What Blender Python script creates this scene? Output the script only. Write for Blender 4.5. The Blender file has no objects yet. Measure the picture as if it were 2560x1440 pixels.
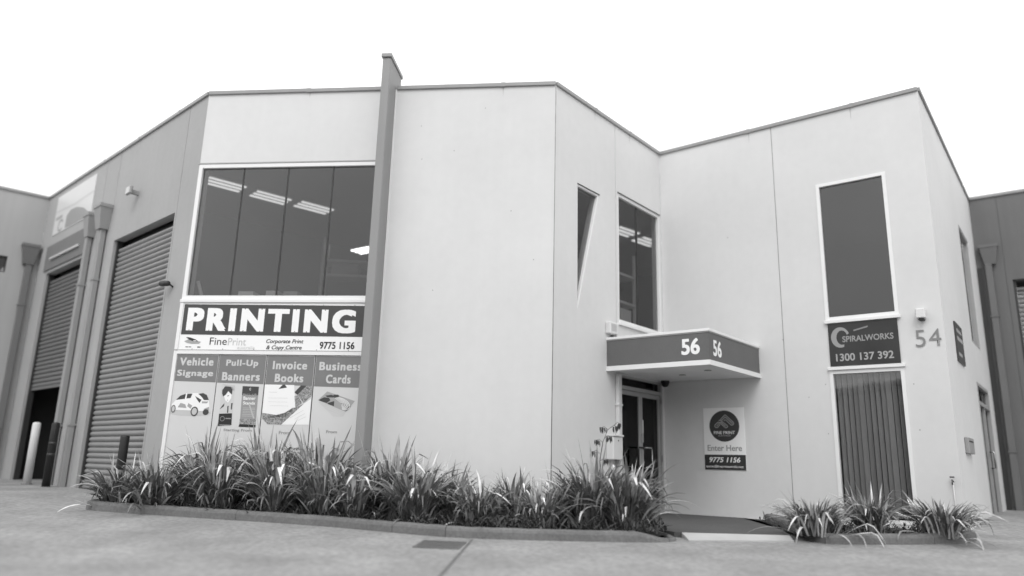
import bpy, bmesh, math, random
from mathutils import Vector, Matrix
from mathutils.geometry import delaunay_2d_cdt

# ------------------------------------------------------------------ camera, sky, sun, exposure
scene = bpy.context.scene
COL = scene.collection
R = math.radians

cam_data = bpy.data.cameras.new('camera')
cam = bpy.data.objects.new('camera', cam_data)
COL.objects.link(cam)
PITCH, ROLL, EYE = 0.236126, 0.0261672, 0.755
_f = Vector((0, math.cos(PITCH), math.sin(PITCH)))
_u = Vector((0, -math.sin(PITCH), math.cos(PITCH)))
_r = Vector((1, 0, 0))
rt = _r * math.cos(ROLL) + _u * math.sin(ROLL)
up = -_r * math.sin(ROLL) + _u * math.cos(ROLL)
m = Matrix.Identity(4)
for i in range(3):
    m[i][0], m[i][1], m[i][2] = rt[i], up[i], -_f[i]
m[2][3] = EYE
cam.matrix_world = m
cam_data.sensor_width = 36.0
cam_data.lens = 1851.05 * 36 / 2560
cam_data.clip_end = 600
cam_data.dof.use_dof = True
cam_data.dof.focus_distance = 11.0
cam_data.dof.aperture_fstop = 0.28
scene.camera = cam

world = bpy.data.worlds.new('World')
scene.world = world
world.use_nodes = True
wn, wl = world.node_tree.nodes, world.node_tree.links
SUN_EL, SUN_AZ = R(50), R(186)      # behind the viewer, a little to the left
sky = wn.new('ShaderNodeTexSky')
sky.sky_type = 'NISHITA'
sky.sun_disc = False
sky.sun_elevation = SUN_EL
sky.sun_rotation = SUN_AZ
sky.dust_density = 5.0
sky.air_density = 1.5
bw = wn.new('ShaderNodeRGBToBW')     # the photograph is black and white
wl.new(sky.outputs[0], bw.inputs[0])
mx = wn.new('ShaderNodeMix')         # an even overcast: the clear sky shines only partly through
mx.data_type = 'FLOAT'
mx.inputs[0].default_value = 0.80
wl.new(bw.outputs[0], mx.inputs[2])
mx.inputs[3].default_value = 10.5
tc = wn.new('ShaderNodeTexCoord')
cl = wn.new('ShaderNodeTexNoise')
cl.inputs['Scale'].default_value = 2.2
cl.inputs['Detail'].default_value = 5
wl.new(tc.outputs['Generated'], cl.inputs['Vector'])
cr_ = wn.new('ShaderNodeMapRange')
cr_.inputs[1].default_value, cr_.inputs[2].default_value = 0.3, 0.7
cr_.inputs[3].default_value, cr_.inputs[4].default_value = 0.80, 1.20
wl.new(cl.outputs[0], cr_.inputs[0])
cm = wn.new('ShaderNodeMath'); cm.operation = 'MULTIPLY'
wl.new(mx.outputs[0], cm.inputs[0]); wl.new(cr_.outputs[0], cm.inputs[1])
bg = wn['Background']
wl.new(cm.outputs[0], bg.inputs[0])
bg.inputs[1].default_value = 0.10

sun_data = bpy.data.lights.new('sun', 'SUN')
sun_data.energy = 0.6
sun_data.angle = R(24)
sun = bpy.data.objects.new('sun', sun_data)
COL.objects.link(sun)
sd = Vector((math.sin(SUN_AZ) * math.cos(SUN_EL), math.cos(SUN_AZ) * math.cos(SUN_EL), math.sin(SUN_EL)))
sun.rotation_euler = sd.to_track_quat('Z', 'Y').to_euler()

vs = scene.view_settings
vs.view_transform = 'Standard'
vs.look = 'None'
vs.gamma = 1.0
vs.use_curve_mapping = False
vs.exposure = 0.64
scene.cycles.use_denoising = True
scene.cycles.max_bounces = 8
scene.cycles.transparent_max_bounces = 16

# ------------------------------------------------------------------ materials (all neutral: a black and white world)
MATS = {}
def mat(name, v, rough=0.6, mottle=0.0, mscale=2.0, bump=0.0, bscale=60.0, streak=0.0, metallic=0.0, spec=0.5, objvar=0.0, fine=0.0):
    if name in MATS:
        return MATS[name]
    M = bpy.data.materials.new(name)
    M.use_nodes = True
    n, l = M.node_tree.nodes, M.node_tree.links
    b = n['Principled BSDF']
    b.inputs['Roughness'].default_value = rough
    b.inputs['Metallic'].default_value = metallic
    b.inputs['Specular IOR Level'].default_value = spec
    geo = n.new('ShaderNodeNewGeometry')
    val = None
    def add(node_out, amp):
        nonlocal val
        mr = n.new('ShaderNodeMapRange')
        mr.inputs[1].default_value, mr.inputs[2].default_value = 0.3, 0.7
        mr.inputs[3].default_value, mr.inputs[4].default_value = 1 - amp, 1 + amp
        l.new(node_out, mr.inputs[0])
        if val is None:
            val = mr.outputs[0]
        else:
            mm = n.new('ShaderNodeMath'); mm.operation = 'MULTIPLY'
            l.new(val, mm.inputs[0]); l.new(mr.outputs[0], mm.inputs[1])
            val = mm.outputs[0]
    def noise(scale, detail=4, stretch=None):
        t = n.new('ShaderNodeTexNoise')
        t.inputs['Scale'].default_value = scale
        t.inputs['Detail'].default_value = detail
        if stretch:
            mp = n.new('ShaderNodeMapping')
            mp.inputs['Scale'].default_value = stretch
            l.new(geo.outputs['Position'], mp.inputs[0]); l.new(mp.outputs[0], t.inputs['Vector'])
        else:
            l.new(geo.outputs['Position'], t.inputs['Vector'])
        return t
    if mottle:
        add(noise(mscale, 5).outputs[0], mottle)
    if fine:
        add(noise(mscale * 14, 4).outputs[0], fine)
    if streak:
        add(noise(1.0, 4, (7, 7, 0.35)).outputs[0], streak)
    if objvar:
        oi = n.new('ShaderNodeObjectInfo')
        mr = n.new('ShaderNodeMapRange')
        mr.inputs[3].default_value, mr.inputs[4].default_value = 1 - objvar, 1 + objvar
        l.new(oi.outputs['Random'], mr.inputs[0])
        if val is None:
            val = mr.outputs[0]
        else:
            mm = n.new('ShaderNodeMath'); mm.operation = 'MULTIPLY'
            l.new(val, mm.inputs[0]); l.new(mr.outputs[0], mm.inputs[1]); val = mm.outputs[0]
    if val is None:
        b.inputs['Base Color'].default_value = (v, v, v, 1)
    else:
        mm = n.new('ShaderNodeMath'); mm.operation = 'MULTIPLY'
        mm.inputs[1].default_value = v
        l.new(val, mm.inputs[0])
        l.new(mm.outputs[0], b.inputs['Base Color'])
    if bump:
        bp = n.new('ShaderNodeBump')
        bp.inputs['Strength'].default_value = bump
        bp.inputs['Distance'].default_value = 0.01
        l.new(noise(bscale, 3).outputs[0], bp.inputs['Height'])
        l.new(bp.outputs[0], b.inputs['Normal'])
    MATS[name] = M
    return M

def glass(name, tint, gain):
    M = bpy.data.materials.new(name)
    M.use_nodes = True
    n, l = M.node_tree.nodes, M.node_tree.links
    n.remove(n['Principled BSDF'])
    fr = n.new('ShaderNodeFresnel'); fr.inputs[0].default_value = 1.5
    gb = n.new('ShaderNodeNewGeometry')
    im = n.new('ShaderNodeMapRange')               # the far face of the pane reflects like the near one
    im.inputs[3].default_value, im.inputs[4].default_value = 1.5, 1 / 1.5
    l.new(gb.outputs['Backfacing'], im.inputs[0]); l.new(im.outputs[0], fr.inputs[0])
    mu = n.new('ShaderNodeMath'); mu.operation = 'MULTIPLY'; mu.use_clamp = True
    mu.inputs[1].default_value = gain
    l.new(fr.outputs[0], mu.inputs[0])
    tr = n.new('ShaderNodeBsdfTransparent'); tr.inputs[0].default_value = (tint, tint, tint, 1)
    gl = n.new('ShaderNodeBsdfGlossy'); gl.inputs['Roughness'].default_value = 0.01
    gl.inputs[0].default_value = (1, 1, 1, 1)
    # old panes are never quite flat
    geo = n.new('ShaderNodeNewGeometry')
    t = n.new('ShaderNodeTexNoise'); t.inputs['Scale'].default_value = 1.3; t.inputs['Detail'].default_value = 1
    l.new(geo.outputs['Position'], t.inputs['Vector'])
    bp = n.new('ShaderNodeBump'); bp.inputs['Strength'].default_value = 0.05; bp.inputs['Distance'].default_value = 0.05
    l.new(t.outputs[0], bp.inputs['Height']); l.new(bp.outputs[0], gl.inputs['Normal'])
    ms = n.new('ShaderNodeMixShader')
    l.new(mu.outputs[0], ms.inputs[0]); l.new(tr.outputs[0], ms.inputs[1]); l.new(gl.outputs[0], ms.inputs[2])
    l.new(ms.outputs[0], n['Material Output'].inputs[0])
    MATS[name] = M
    return M

def emit(name, s):
    M = bpy.data.materials.new(name)
    M.use_nodes = True
    b = M.node_tree.nodes['Principled BSDF']
    b.inputs['Base Color'].default_value = (0.8, 0.8, 0.8, 1)
    b.inputs['Emission Color'].default_value = (1, 1, 1, 1)
    b.inputs['Emission Strength'].default_value = s
    MATS[name] = M
    return M

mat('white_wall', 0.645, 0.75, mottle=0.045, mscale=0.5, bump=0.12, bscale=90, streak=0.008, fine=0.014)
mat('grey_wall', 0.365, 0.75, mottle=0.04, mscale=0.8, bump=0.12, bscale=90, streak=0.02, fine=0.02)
mat('left_wall', 0.37, 0.75, mottle=0.04, mscale=0.6, bump=0.1, streak=0.03)
mat('dark_wall', 0.138, 0.75, mottle=0.05, mscale=0.7, bump=0.1, streak=0.06)
mat('lintel_grey', 0.17, 0.7, mottle=0.04)
mat('fin_grey', 0.265, 0.6, mottle=0.03, mscale=1.5, bump=0.08, bscale=120, streak=0.03)
mat('capping', 0.29, 0.45, mottle=0.04, mscale=3, streak=0.03)
mat('stain', 0.47, 0.8, mottle=0.1, mscale=20)
mat('sealant', 0.26, 0.8, mottle=0.2, mscale=6)
mat('sealant_dark', 0.16, 0.8)
mat('white_frame', 0.78, 0.4, mottle=0.02, mscale=4)
mat('alu', 0.36, 0.4, mottle=0.03, mscale=5)
mat('steel', 0.6, 0.25, metallic=1.0)
mat('black', 0.012, 0.5)
mat('charcoal', 0.03, 0.5, mottle=0.1)
mat('mullion', 0.03, 0.5)
mat('interior', 0.035, 0.9)
mat('interior_pale', 0.35, 0.9)
mat('roller', 0.26, 0.45, mottle=0.04, mscale=1.2, streak=0.03, fine=0.03)
mat('roller_dark', 0.165, 0.45, mottle=0.04, mscale=1.2, streak=0.03)
mat('pipe', 0.3, 0.5, mottle=0.04)
mat('pipe_dark', 0.14, 0.5, mottle=0.05)
mat('fascia', 0.118, 0.55, mottle=0.05, mscale=2.5, bump=0.1, bscale=200, fine=0.04)
mat('soffit', 0.85, 0.7, mottle=0.03)
mat('concrete', 0.262, 0.85, mottle=0.18, mscale=1.1, bump=0.4, bscale=45, fine=0.2)
mat('kerb', 0.155, 0.9, mottle=0.14, mscale=2.2, bump=0.5, bscale=70, fine=0.16)
mat('paving', 0.08, 0.85, mottle=0.08, mscale=1.5, bump=0.3, bscale=90, fine=0.12)
mat('strip_pale', 0.44, 0.8, mottle=0.08, mscale=3)
mat('joint', 0.13, 0.9, mottle=0.2, mscale=8)
mat('soil', 0.028, 0.95, mottle=0.35, mscale=9, bump=1.0, bscale=30)
mat('litter', 0.06, 0.8, mottle=0.5, mscale=14)
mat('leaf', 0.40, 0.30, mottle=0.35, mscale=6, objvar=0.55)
mat('foliage', 0.165, 0.42, mottle=0.4, mscale=7, objvar=0.15)  # same leaves, colour darkened to suggest shaded depth inside the clump
mat('leaf_pale', 0.7, 0.4, mottle=0.15, mscale=6, objvar=0.3)
mat('stalk', 0.05, 0.7)
mat('print_white', 0.85, 0.35)
mat('print_paper', 0.62, 0.4, mottle=0.015, mscale=3)
mat('print_off', 0.58, 0.4)
mat('print_header', 0.19, 0.4, mottle=0.04, mscale=4)
mat('print_dark', 0.052, 0.4)
mat('print_black', 0.02, 0.4)
mat('print_grey', 0.30, 0.4)
mat('print_mid', 0.36, 0.4)
mat('print_light', 0.52, 0.4)
mat('print_weave', 0.26, 0.6, mottle=0.75, mscale=45)
mat('sign_54', 0.02, 0.35, mottle=0.3, mscale=3)
mat('numeral', 0.22, 0.4)
mat('cardboard', 0.30, 0.8)
mat('blind', 0.21, 0.7, objvar=0.12)
mat('plastic_white', 0.68, 0.4)
mat('bollard_white', 0.66, 0.5, mottle=0.05, mscale=6)
mat('ceiling', 0.3, 0.9)
glass('glass', 0.67, 1.45)
glass('glass_door', 0.5, 0.5)
glass('glass_clear', 0.94, 1.35)
glass('glass_dim_reflect', 0.72, 0.75)  # same glass as the other panes, its reflection turned down to darken it
emit('tube', 0.85)
emit('tube_bright', 4.0)

# ------------------------------------------------------------------ helpers
def link(name, me, material, parent=None):
    o = bpy.data.objects.new(name, me)
    COL.objects.link(o)
    if material is not None and len(me.materials) == 0:
        me.materials.append(MATS[material])
    if parent is not None:
        o.parent = parent
        # meshes are modelled in world coordinates: undo the offset of the root Empty
        if parent.type == 'EMPTY':
            o.location = -parent.location
    return o

def bm_obj(name, bm, material, parent=None, smooth=False):
    me = bpy.data.meshes.new(name)
    bm.to_mesh(me)
    bm.free()
    if smooth:
        for p in me.polygons:
            p.use_smooth = True
    return link(name, me, material, parent)

def tag(o, label=None, cat=None, group=None, kind=None):
    if label: o['label'] = label
    if cat: o['category'] = cat
    if group: o['group'] = group
    if kind: o['kind'] = kind
    return o

def thing(name, loc, label, cat, group=None):
    o = bpy.data.objects.new(name, None)
    o.empty_display_size = 0.2
    COL.objects.link(o)
    o.location = loc
    return tag(o, label, cat, group)

class Wall:
    """a vertical plane: u runs left to right as seen from outside, off is proud of the face"""
    def __init__(s, a, b):
        s.a = Vector(a); s.b = Vector(b)
        s.len = (s.b - s.a).length
        s.d = (s.b - s.a) / s.len
        s.n = Vector((s.d.y, -s.d.x))
    def p(s, u, z, off=0.0):
        q = s.a + s.d * u + s.n * off
        return Vector((q.x, q.y, z))

PA, PB, PC = (-5.436, 11.952), (0.649, 11.280), (2.929, 14.013)
PD, PE, PJ = (6.644, 11.144), (10.472, 16.082), (-11.672, 17.652)
_kd = (Vector((-12.473, 16.965)) - Vector(PJ)).normalized()
PK = tuple(Vector(PJ) + _kd * 7)
_ld = (Vector((11.340, 15.455)) - Vector(PE)).normalized()
PL = tuple(Vector(PE) + _ld * 7)
AB, BC, CD, DE = Wall(PA, PB), Wall(PB, PC), Wall(PC, PD), Wall(PD, PE)
JA, KJ, EL = Wall(PJ, PA), Wall(PK, PJ), Wall(PE, PL)
H = 7.0

def box_bm(bm, W, u0, u1, z0, z1, o0, o1, bevel=0.0):
    vs_ = [bm.verts.new(W.p(u, z, o)) for u in (u0, u1) for z in (z0, z1) for o in (o0, o1)]
    F = [(0, 1, 3, 2), (4, 6, 7, 5), (0, 4, 5, 1), (2, 3, 7, 6), (0, 2, 6, 4), (1, 5, 7, 3)]
    fs = [bm.faces.new([vs_[i] for i in f]) for f in F]
    bmesh.ops.recalc_face_normals(bm, faces=fs)
    if bevel:
        es = list({e for f in fs for e in f.edges})
        bmesh.ops.bevel(bm, geom=es, offset=bevel, segments=1, affect='EDGES', profile=0.5)

def wbox(name, W, u0, u1, z0, z1, o0, o1, material, parent=None, bevel=0.0):
    bm = bmesh.new()
    box_bm(bm, W, u0, u1, z0, z1, o0, o1, bevel)
    return bm_obj(name, bm, material, parent)

def boxes(name, W, lst, material, parent=None, bevel=0.0):
    bm = bmesh.new()
    for b in lst:
        box_bm(bm, W, *b, bevel=bevel)
    return bm_obj(name, bm, material, parent)

XY = Wall((0, 0), (1, 0))           # u = X, off = -Y
def xbox(name, x0, x1, y0, y1, z0, z1, material, parent=None, bevel=0.0):
    return wbox(name, XY, x0, x1, z0, z1, -y1, -y0, material, parent, bevel)

def panel(name, W, outer, holes, material, parent, thick=0.18, off=0.0):
    """a slab with real openings; outer and holes are lists of (u, z)"""
    bm = bmesh.new()
    co, ed = [], []
    for loop in [outer] + holes:
        k = len(co)
        co += [Vector(q) for q in loop]
        ed += [(k + i, k + (i + 1) % len(loop)) for i in range(len(loop))]
    vo, _, fo, _, _, _ = delaunay_2d_cdt(co, ed, [], 1, 1e-6)
    vv = [bm.verts.new((q[0], 0, q[1])) for q in vo]
    for f in fo:
        c = (sum(vo[i][0] for i in f) / len(f), sum(vo[i][1] for i in f) / len(f))
        if inside(c, outer) and not any(inside(c, h) for h in holes):
            bm.faces.new([vv[i] for i in f])
    for v in [v for v in bm.verts if not v.link_faces]:
        bm.verts.remove(v)
    r = bmesh.ops.extrude_face_region(bm, geom=list(bm.faces))
    for v in r['geom']:
        if isinstance(v, bmesh.types.BMVert):
            v.co.y = 1.0
    for v in bm.verts:
        v.co = W.p(v.co.x, v.co.z, off - thick * v.co.y)
    bmesh.ops.recalc_face_normals(bm, faces=bm.faces)
    return bm_obj(name, bm, material, parent)

def inside(pt, pg):
    c = False
    for i in range(len(pg)):
        (x1, y1), (x2, y2) = pg[i], pg[i - 1]
        if (y1 > pt[1]) != (y2 > pt[1]) and pt[0] < (x2 - x1) * (pt[1] - y1) / (y2 - y1) + x1:
            c = not c
    return c

def rect(u0, u1, z0, z1):
    return [(u0, z0), (u1, z0), (u1, z1), (u0, z1)]

def poly(name, W, pts, off, material, parent):
    """flat print on a board"""
    bm = bmesh.new()
    bm.faces.new([bm.verts.new(W.p(u, z, off)) for u, z in pts])
    bmesh.ops.triangulate(bm, faces=bm.faces)
    return bm_obj(name, bm, material, parent)

def polys(name, W, lst, off, material, parent):
    bm = bmesh.new()
    for pts in lst:
        bm.faces.new([bm.verts.new(W.p(u, z, off)) for u, z in pts])
    bmesh.ops.triangulate(bm, faces=bm.faces)
    return bm_obj(name, bm, material, parent)

def ell(cu, cz, ru, rz, n=24, a0=0.0, a1=360.0):
    return [(cu + ru * math.cos(R(a0 + (a1 - a0) * i / n)), cz + rz * math.sin(R(a0 + (a1 - a0) * i / n))) for i in range(n if a1 - a0 >= 360 else n + 1)]

def stroke(pts, w, closed=False):
    """quads along a polyline, as lists of 4 points"""
    out = []
    n = len(pts)
    for i in range(n if closed else n - 1):
        a, b = Vector(pts[i]), Vector(pts[(i + 1) % n])
        d = (b - a)
        if d.length < 1e-6:
            continue
        d.normalize()
        e = Vector((-d.y, d.x)) * w / 2
        a2, b2 = a - d * w * 0.3, b + d * w * 0.3
        out.append([tuple(a2 + e), tuple(a2 - e), tuple(b2 - e), tuple(b2 + e)])
    return out

def text(name, W, s, u0, z0, u1, z1, off, material, parent, bold=0.0, shear=0.0, spacing=1.0, slant=0.0, heavy=0.0):
    cu = bpy.data.curves.new('t', 'FONT')
    cu.body = s
    cu.offset = bold
    cu.shear = shear
    cu.space_character = spacing
    cu.resolution_u = 4
    o = bpy.data.objects.new('t', cu)
    COL.objects.link(o)
    dg = bpy.context.evaluated_depsgraph_get()
    me = bpy.data.meshes.new_from_object(o.evaluated_get(dg))
    bpy.data.objects.remove(o)
    bpy.data.curves.remove(cu)
    if heavy:                       # a heavier weight: the glyphs struck again a hair to each side
        bm = bmesh.new()
        for k, (dx, dy) in enumerate(((0, 0), (heavy, heavy * 0.6), (-heavy, heavy * 0.6), (heavy, -heavy * 0.6), (-heavy, -heavy * 0.6))):
            n0 = len(bm.verts)
            bm.from_mesh(me)
            bm.verts.ensure_lookup_table()
            for v in bm.verts[n0:]:
                v.co.x += dx; v.co.y += dy; v.co.z = 0.0003 * k
        bm.to_mesh(me); bm.free()
    xs = [v.co.x for v in me.vertices]; ys = [v.co.y for v in me.vertices]
    x0, x1, y0, y1 = min(xs), max(xs), min(ys), max(ys)
    for v in me.vertices:
        k = (v.co.x - x0) / (x1 - x0)
        u = u0 + (u1 - u0) * k
        z = z0 + (z1 - z0) * (v.co.y - y0) / (y1 - y0) + slant * k
        v.co = W.p(u, z, off + v.co.z)
    me.name = name
    me.materials.clear()
    return link(name, me, material, parent)

def sweep(bm, pts, r, seg=8, squash=None):
    """a tube along points"""
    rings = []
    n = len(pts)
    for i, p in enumerate(pts):
        p = Vector(p)
        t = (Vector(pts[min(i + 1, n - 1)]) - Vector(pts[max(i - 1, 0)])).normalized()
        a = Vector((0, 0, 1)) if abs(t.z) < 0.9 else Vector((1, 0, 0))
        e1 = t.cross(a).normalized(); e2 = t.cross(e1).normalized()
        rr = r[i] if isinstance(r, (list, tuple)) else r
        rings.append([bm.verts.new(p + (e1 * math.cos(2 * math.pi * k / seg) + e2 * math.sin(2 * math.pi * k / seg)) * rr) for k in range(seg)])
    for i in range(n - 1):
        for k in range(seg):
            bm.faces.new((rings[i][k], rings[i][(k + 1) % seg], rings[i + 1][(k + 1) % seg], rings[i + 1][k]))
    bm.faces.new(rings[0]); bm.faces.new(list(reversed(rings[-1])))
    bmesh.ops.recalc_face_normals(bm, faces=bm.faces)

def tube(name, pts, r, material, parent=None, seg=8):
    bm = bmesh.new()
    sweep(bm, pts, r, seg)
    return bm_obj(name, bm, material, parent, smooth=True)

def lathe(name, c, prof, material, parent=None, seg=24):
    bm = bmesh.new()
    rings = [[bm.verts.new((c[0] + r * math.cos(2 * math.pi * k / seg), c[1] + r * math.sin(2 * math.pi * k / seg), z)) for k in range(seg)] for r, z in prof]
    for i in range(len(prof) - 1):
        for k in range(seg):
            bm.faces.new((rings[i][k], rings[i][(k + 1) % seg], rings[i + 1][(k + 1) % seg], rings[i + 1][k]))
    bm.faces.new(list(reversed(rings[0]))); bm.faces.new(rings[-1])
    return bm_obj(name, bm, material, parent, smooth=True)

# ------------------------------------------------------------------ the ground
def sm(t):
    t = max(0.0, min(1.0, t))
    return t * t * (3 - 2 * t)

def g(x, y):
    """height of the yard: it falls gently towards the viewer"""
    z = -0.1 + 0.045 * (max(min(y, 11.0), -3.0) - 9)
    if y > 11:
        w = max(sm((-4 - x) / 2.5), 0.75 * sm((x - 6.4) / 1.4))
        z += w * 0.2 * (1 - math.exp(-(y - 11) / 2.0))
    return z

def axis(lo, hi, a, b, fine, coarse):
    out, v = [], lo
    while v < hi:
        out.append(v)
        v += fine if a <= v < b else coarse
    out.append(hi)
    return out

xs = axis(-110, 110, -16, 16, 0.5, 6)
ys = axis(-60, 120, -4, 22, 0.5, 6)
bm = bmesh.new()
grid = [[bm.verts.new((x, y, g(x, y))) for x in xs] for y in ys]
for j in range(len(ys) - 1):
    for i in range(len(xs) - 1):
        bm.faces.new((grid[j][i], grid[j][i + 1], grid[j + 1][i + 1], grid[j + 1][i]))
ground = tag(bm_obj('ground', bm, 'concrete', smooth=True), kind='structure')

def ribbon(name, pts, w, dz, material, parent=None):
    bm = bmesh.new()
    prev = None
    for i, (x, y) in enumerate(pts):
        a = Vector(pts[max(i - 1, 0)]); b = Vector(pts[min(i + 1, len(pts) - 1)])
        d = (b - a).normalized(); e = Vector((-d.y, d.x)) * w / 2
        cur = [bm.verts.new((x + s * e.x, y + s * e.y, g(x + s * e.x, y + s * e.y) + dz)) for s in (1, -1)]
        if prev:
            bm.faces.new((prev[0], prev[1], cur[1], cur[0]))
        prev = cur
    return bm_obj(name, bm, material, parent)

ribbon('expansion_joint', [(-0.39 - 0.0766 * (9.12 - y), y) for y in [9.12 - 0.25 * k for k in range(37)]], 0.028, 0.005, 'joint', ground)
ribbon('expansion_joint', [(x, 6.1 + 0.06 * x) for x in [-14 + 0.5 * k for k in range(50)]], 0.025, 0.005, 'joint', ground)

# kerb edging with recessed joints: each length is a piece
KERB = [(-5.80, 12.10), (-5.98, 11.45), (-6.06, 11.16), (-6.00, 11.05), (-5.7, 10.93), (-4.49, 10.57), (-2.97, 10.17), (-2.1, 9.87), (-1.28, 9.50), (-0.8, 9.30), (-0.4, 9.23), (0.2, 9.20), (0.65, 9.21), (1.2, 9.23), (1.75, 9.28), (2.05, 9.38), (2.12, 9.6), (2.02, 10.1), (1.85, 11.0), (1.62, 12.25)]
def resample(pts, step):
    out = [Vector(pts[0])]
    for a, b in zip(pts, pts[1:]):
        a, b = Vector(a), Vector(b)
        n = max(1, int((b - a).length / step))
        out += [a.lerp(b, (k + 1) / n) for k in range(n)]
    return out

def kerb_run(root, path, cuts, w=0.15, h=0.125, hfun=None):
    pts = resample(path, 0.12)
    L = [0.0]
    for a, b in zip(pts, pts[1:]):
        L.append(L[-1] + (b - a).length)
    def at(s):
        s = max(0.0, min(L[-1] - 1e-4, s))
        for i in range(len(L) - 1):
            if L[i + 1] >= s:
                return pts[i].lerp(pts[i + 1], (s - L[i]) / max(1e-6, L[i + 1] - L[i]))
        return pts[-1]
    rnd = random.Random(5)
    cuts = [0.0] + [c for c in cuts if c < L[-1]] + [L[-1]]
    for c0, c1 in zip(cuts, cuts[1:]):
        bm = bmesh.new()
        n = max(2, int((c1 - c0) / 0.14))
        prev = None
        lift = rnd.uniform(-0.006, 0.006)
        for k in range(n + 1):
            s = c0 + 0.003 + (c1 - c0 - 0.006) * k / n
            p = at(s); d = (at(s + 0.05) - at(s - 0.05)).normalized(); e = Vector((d.y, -d.x))   # outwards: towards the yard
            hh = (hfun(p) if hfun else h) + lift + rnd.uniform(-0.003, 0.003)
            prof = [(0.0, -0.06), (0.0, hh - 0.045), (-0.012, hh - 0.015), (-0.04, hh), (-w, hh), (-w, -0.06)]
            cur = [bm.verts.new((p.x + e.x * o, p.y + e.y * o, g(p.x, p.y) + z)) for o, z in prof]
            if prev:
                for i in range(len(prof) - 1):
                    bm.faces.new((prev[i], prev[i + 1], cur[i + 1], cur[i]))
            else:
                bm.faces.new(cur)
            prev = cur
        bm.faces.new(list(reversed(prev)))
        bmesh.ops.recalc_face_normals(bm, faces=bm.faces)
        bm_obj('kerb_stone', bm, 'kerb', root)

kerb_root = thing('garden_kerb', (-1.3, 9.5, g(-1.3, 9.5)), 'long low concrete kerb edging the garden bed in front of the building', 'kerb')
kerb_run(kerb_root, KERB, [1.05, 3.6, 5.95, 6.68, 9.4, 11.4, 12.6],
         hfun=lambda p: 0.125 if p.x < 1.55 or p.y > 10.3 else 0.125 - 0.085 * sm((p.x - 1.5) / 0.5))

def flat_poly(name, pts, z, material, parent=None, thick=0.0):
    bm = bmesh.new()
    top = [bm.verts.new((x, y, z(x, y) if callable(z) else z)) for x, y in pts]
    bm.faces.new(top)
    if thick:
        bot = [bm.verts.new((v.co.x, v.co.y, v.co.z - thick)) for v in top]
        for i in range(len(top)):
            j = (i + 1) % len(top)
            bm.faces.new((top[i], bot[i], bot[j], top[j]))
    bmesh.ops.triangulate(bm, faces=bm.faces)
    bmesh.ops.recalc_face_normals(bm, faces=bm.faces)
    return bm_obj(name, bm, material, parent)

BED = [(-5.75, 12.15), (-5.92, 11.45), (-5.98, 11.15), (-5.7, 11.03), (-4.47, 10.66), (-2.93, 10.27), (-2.06, 9.97), (-1.23, 9.60), (-0.75, 9.40), (-0.38, 9.33), (0.65, 9.31), (1.75, 9.38), (1.98, 9.48), (2.02, 9.62), (1.92, 10.1), (1.75, 11.0), (1.55, 12.30), (0.62, 11.28), (-5.42, 11.95)]
tag(flat_poly('garden_soil', BED, lambda x, y: 0.0 + 0.03 * math.sin(3 * x), 'soil'), kind='structure')
PLANTER = [(3.72, 9.52), (4.2, 9.54), (5.17, 9.70), (5.9, 9.95), (6.25, 10.25), (6.45, 11.0)]
tag(flat_poly('planter_soil', [(3.72, 9.6), (4.2, 9.62), (5.15, 9.78), (5.85, 10.03), (6.2, 10.3), (6.4, 11.2), (4.0, 13.05), (3.9, 11.8)], 0.0, 'soil'), kind='structure')
pk = thing('planter_kerb', (4.8, 9.65, g(4.8, 9.65)), 'short concrete kerb edging the small planter below the blinds window', 'kerb')
kerb_run(pk, [(4.15, 12.4), (3.95, 11.0), (3.84, 9.80), (3.90, 9.56)] + PLANTER[1:], [1.4, 2.9, 4.4, 5.6])
tag(flat_poly('entrance_paving', [(2.13, 9.8), (3.60, 9.8), (3.88, 11.0), (4.10, 12.4), (4.08, 13.12), (2.929, 14.0), (1.62, 12.42), (1.86, 11.0)], 0.0, 'paving', thick=0.25), kind='structure')
strip = flat_poly('threshold_strip', [(2.24, 9.50), (3.56, 9.60), (3.58, 9.79), (2.22, 9.79)], lambda x, y: g(x, y) + 0.012 + 0.07 * sm((y - 9.5) / 0.45), 'strip_pale', thick=0.1)
tag(strip, kind='structure')

# drain grate beside the kerb
gr = thing('drain_grate', (-0.73, 8.65, g(-0.73, 8.65)), 'square dark metal drain grate set in the concrete near the kerb', 'drain')
GW = Wall((-1.00, 8.42), (-0.50, 8.36))
def gquad(name, lst, material, parent):
    bm = bmesh.new()
    for (a0, a1, b0, b1, h) in lst:
        c = [GW.p(a0, 0, -b0), GW.p(a1, 0, -b0), GW.p(a1, 0, -b1), GW.p(a0, 0, -b1)]
        t = [bm.verts.new((p.x, p.y, g(p.x, p.y) + h)) for p in c]
        b = [bm.verts.new((p.x, p.y, g(p.x, p.y) + 0.002)) for p in c]
        bm.faces.new(t)
        for i in range(4):
            bm.faces.new((t[i], b[i], b[(i + 1) % 4], t[(i + 1) % 4]))
    bmesh.ops.recalc_face_normals(bm, faces=bm.faces)
    return bm_obj(name, bm, material, parent)
gquad('pit', [(0.02, 0.48, 0.02, 0.5, 0.004)], 'charcoal', gr)
gquad('frame', [(0, 0.5, 0, 0.02, 0.012), (0, 0.5, 0.5, 0.52, 0.012), (0, 0.02, 0.02, 0.5, 0.012), (0.48, 0.5, 0.02, 0.5, 0.012)], 'pipe_dark', gr)
gquad('bars', [(0.02 + 0.0242 * k, 0.035 + 0.0242 * k, 0.02, 0.5, 0.010) for k in range(19)] + [(0.02, 0.48, 0.13 + 0.12 * k, 0.145 + 0.12 * k, 0.008) for k in range(3)], 'pipe_dark', gr)

# ------------------------------------------------------------------ building 56
b56 = thing('office_building', (-1.0, 12.5, 0), 'pale two storey office unit numbered 56 with tall fin and printing signs', 'building')

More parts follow.
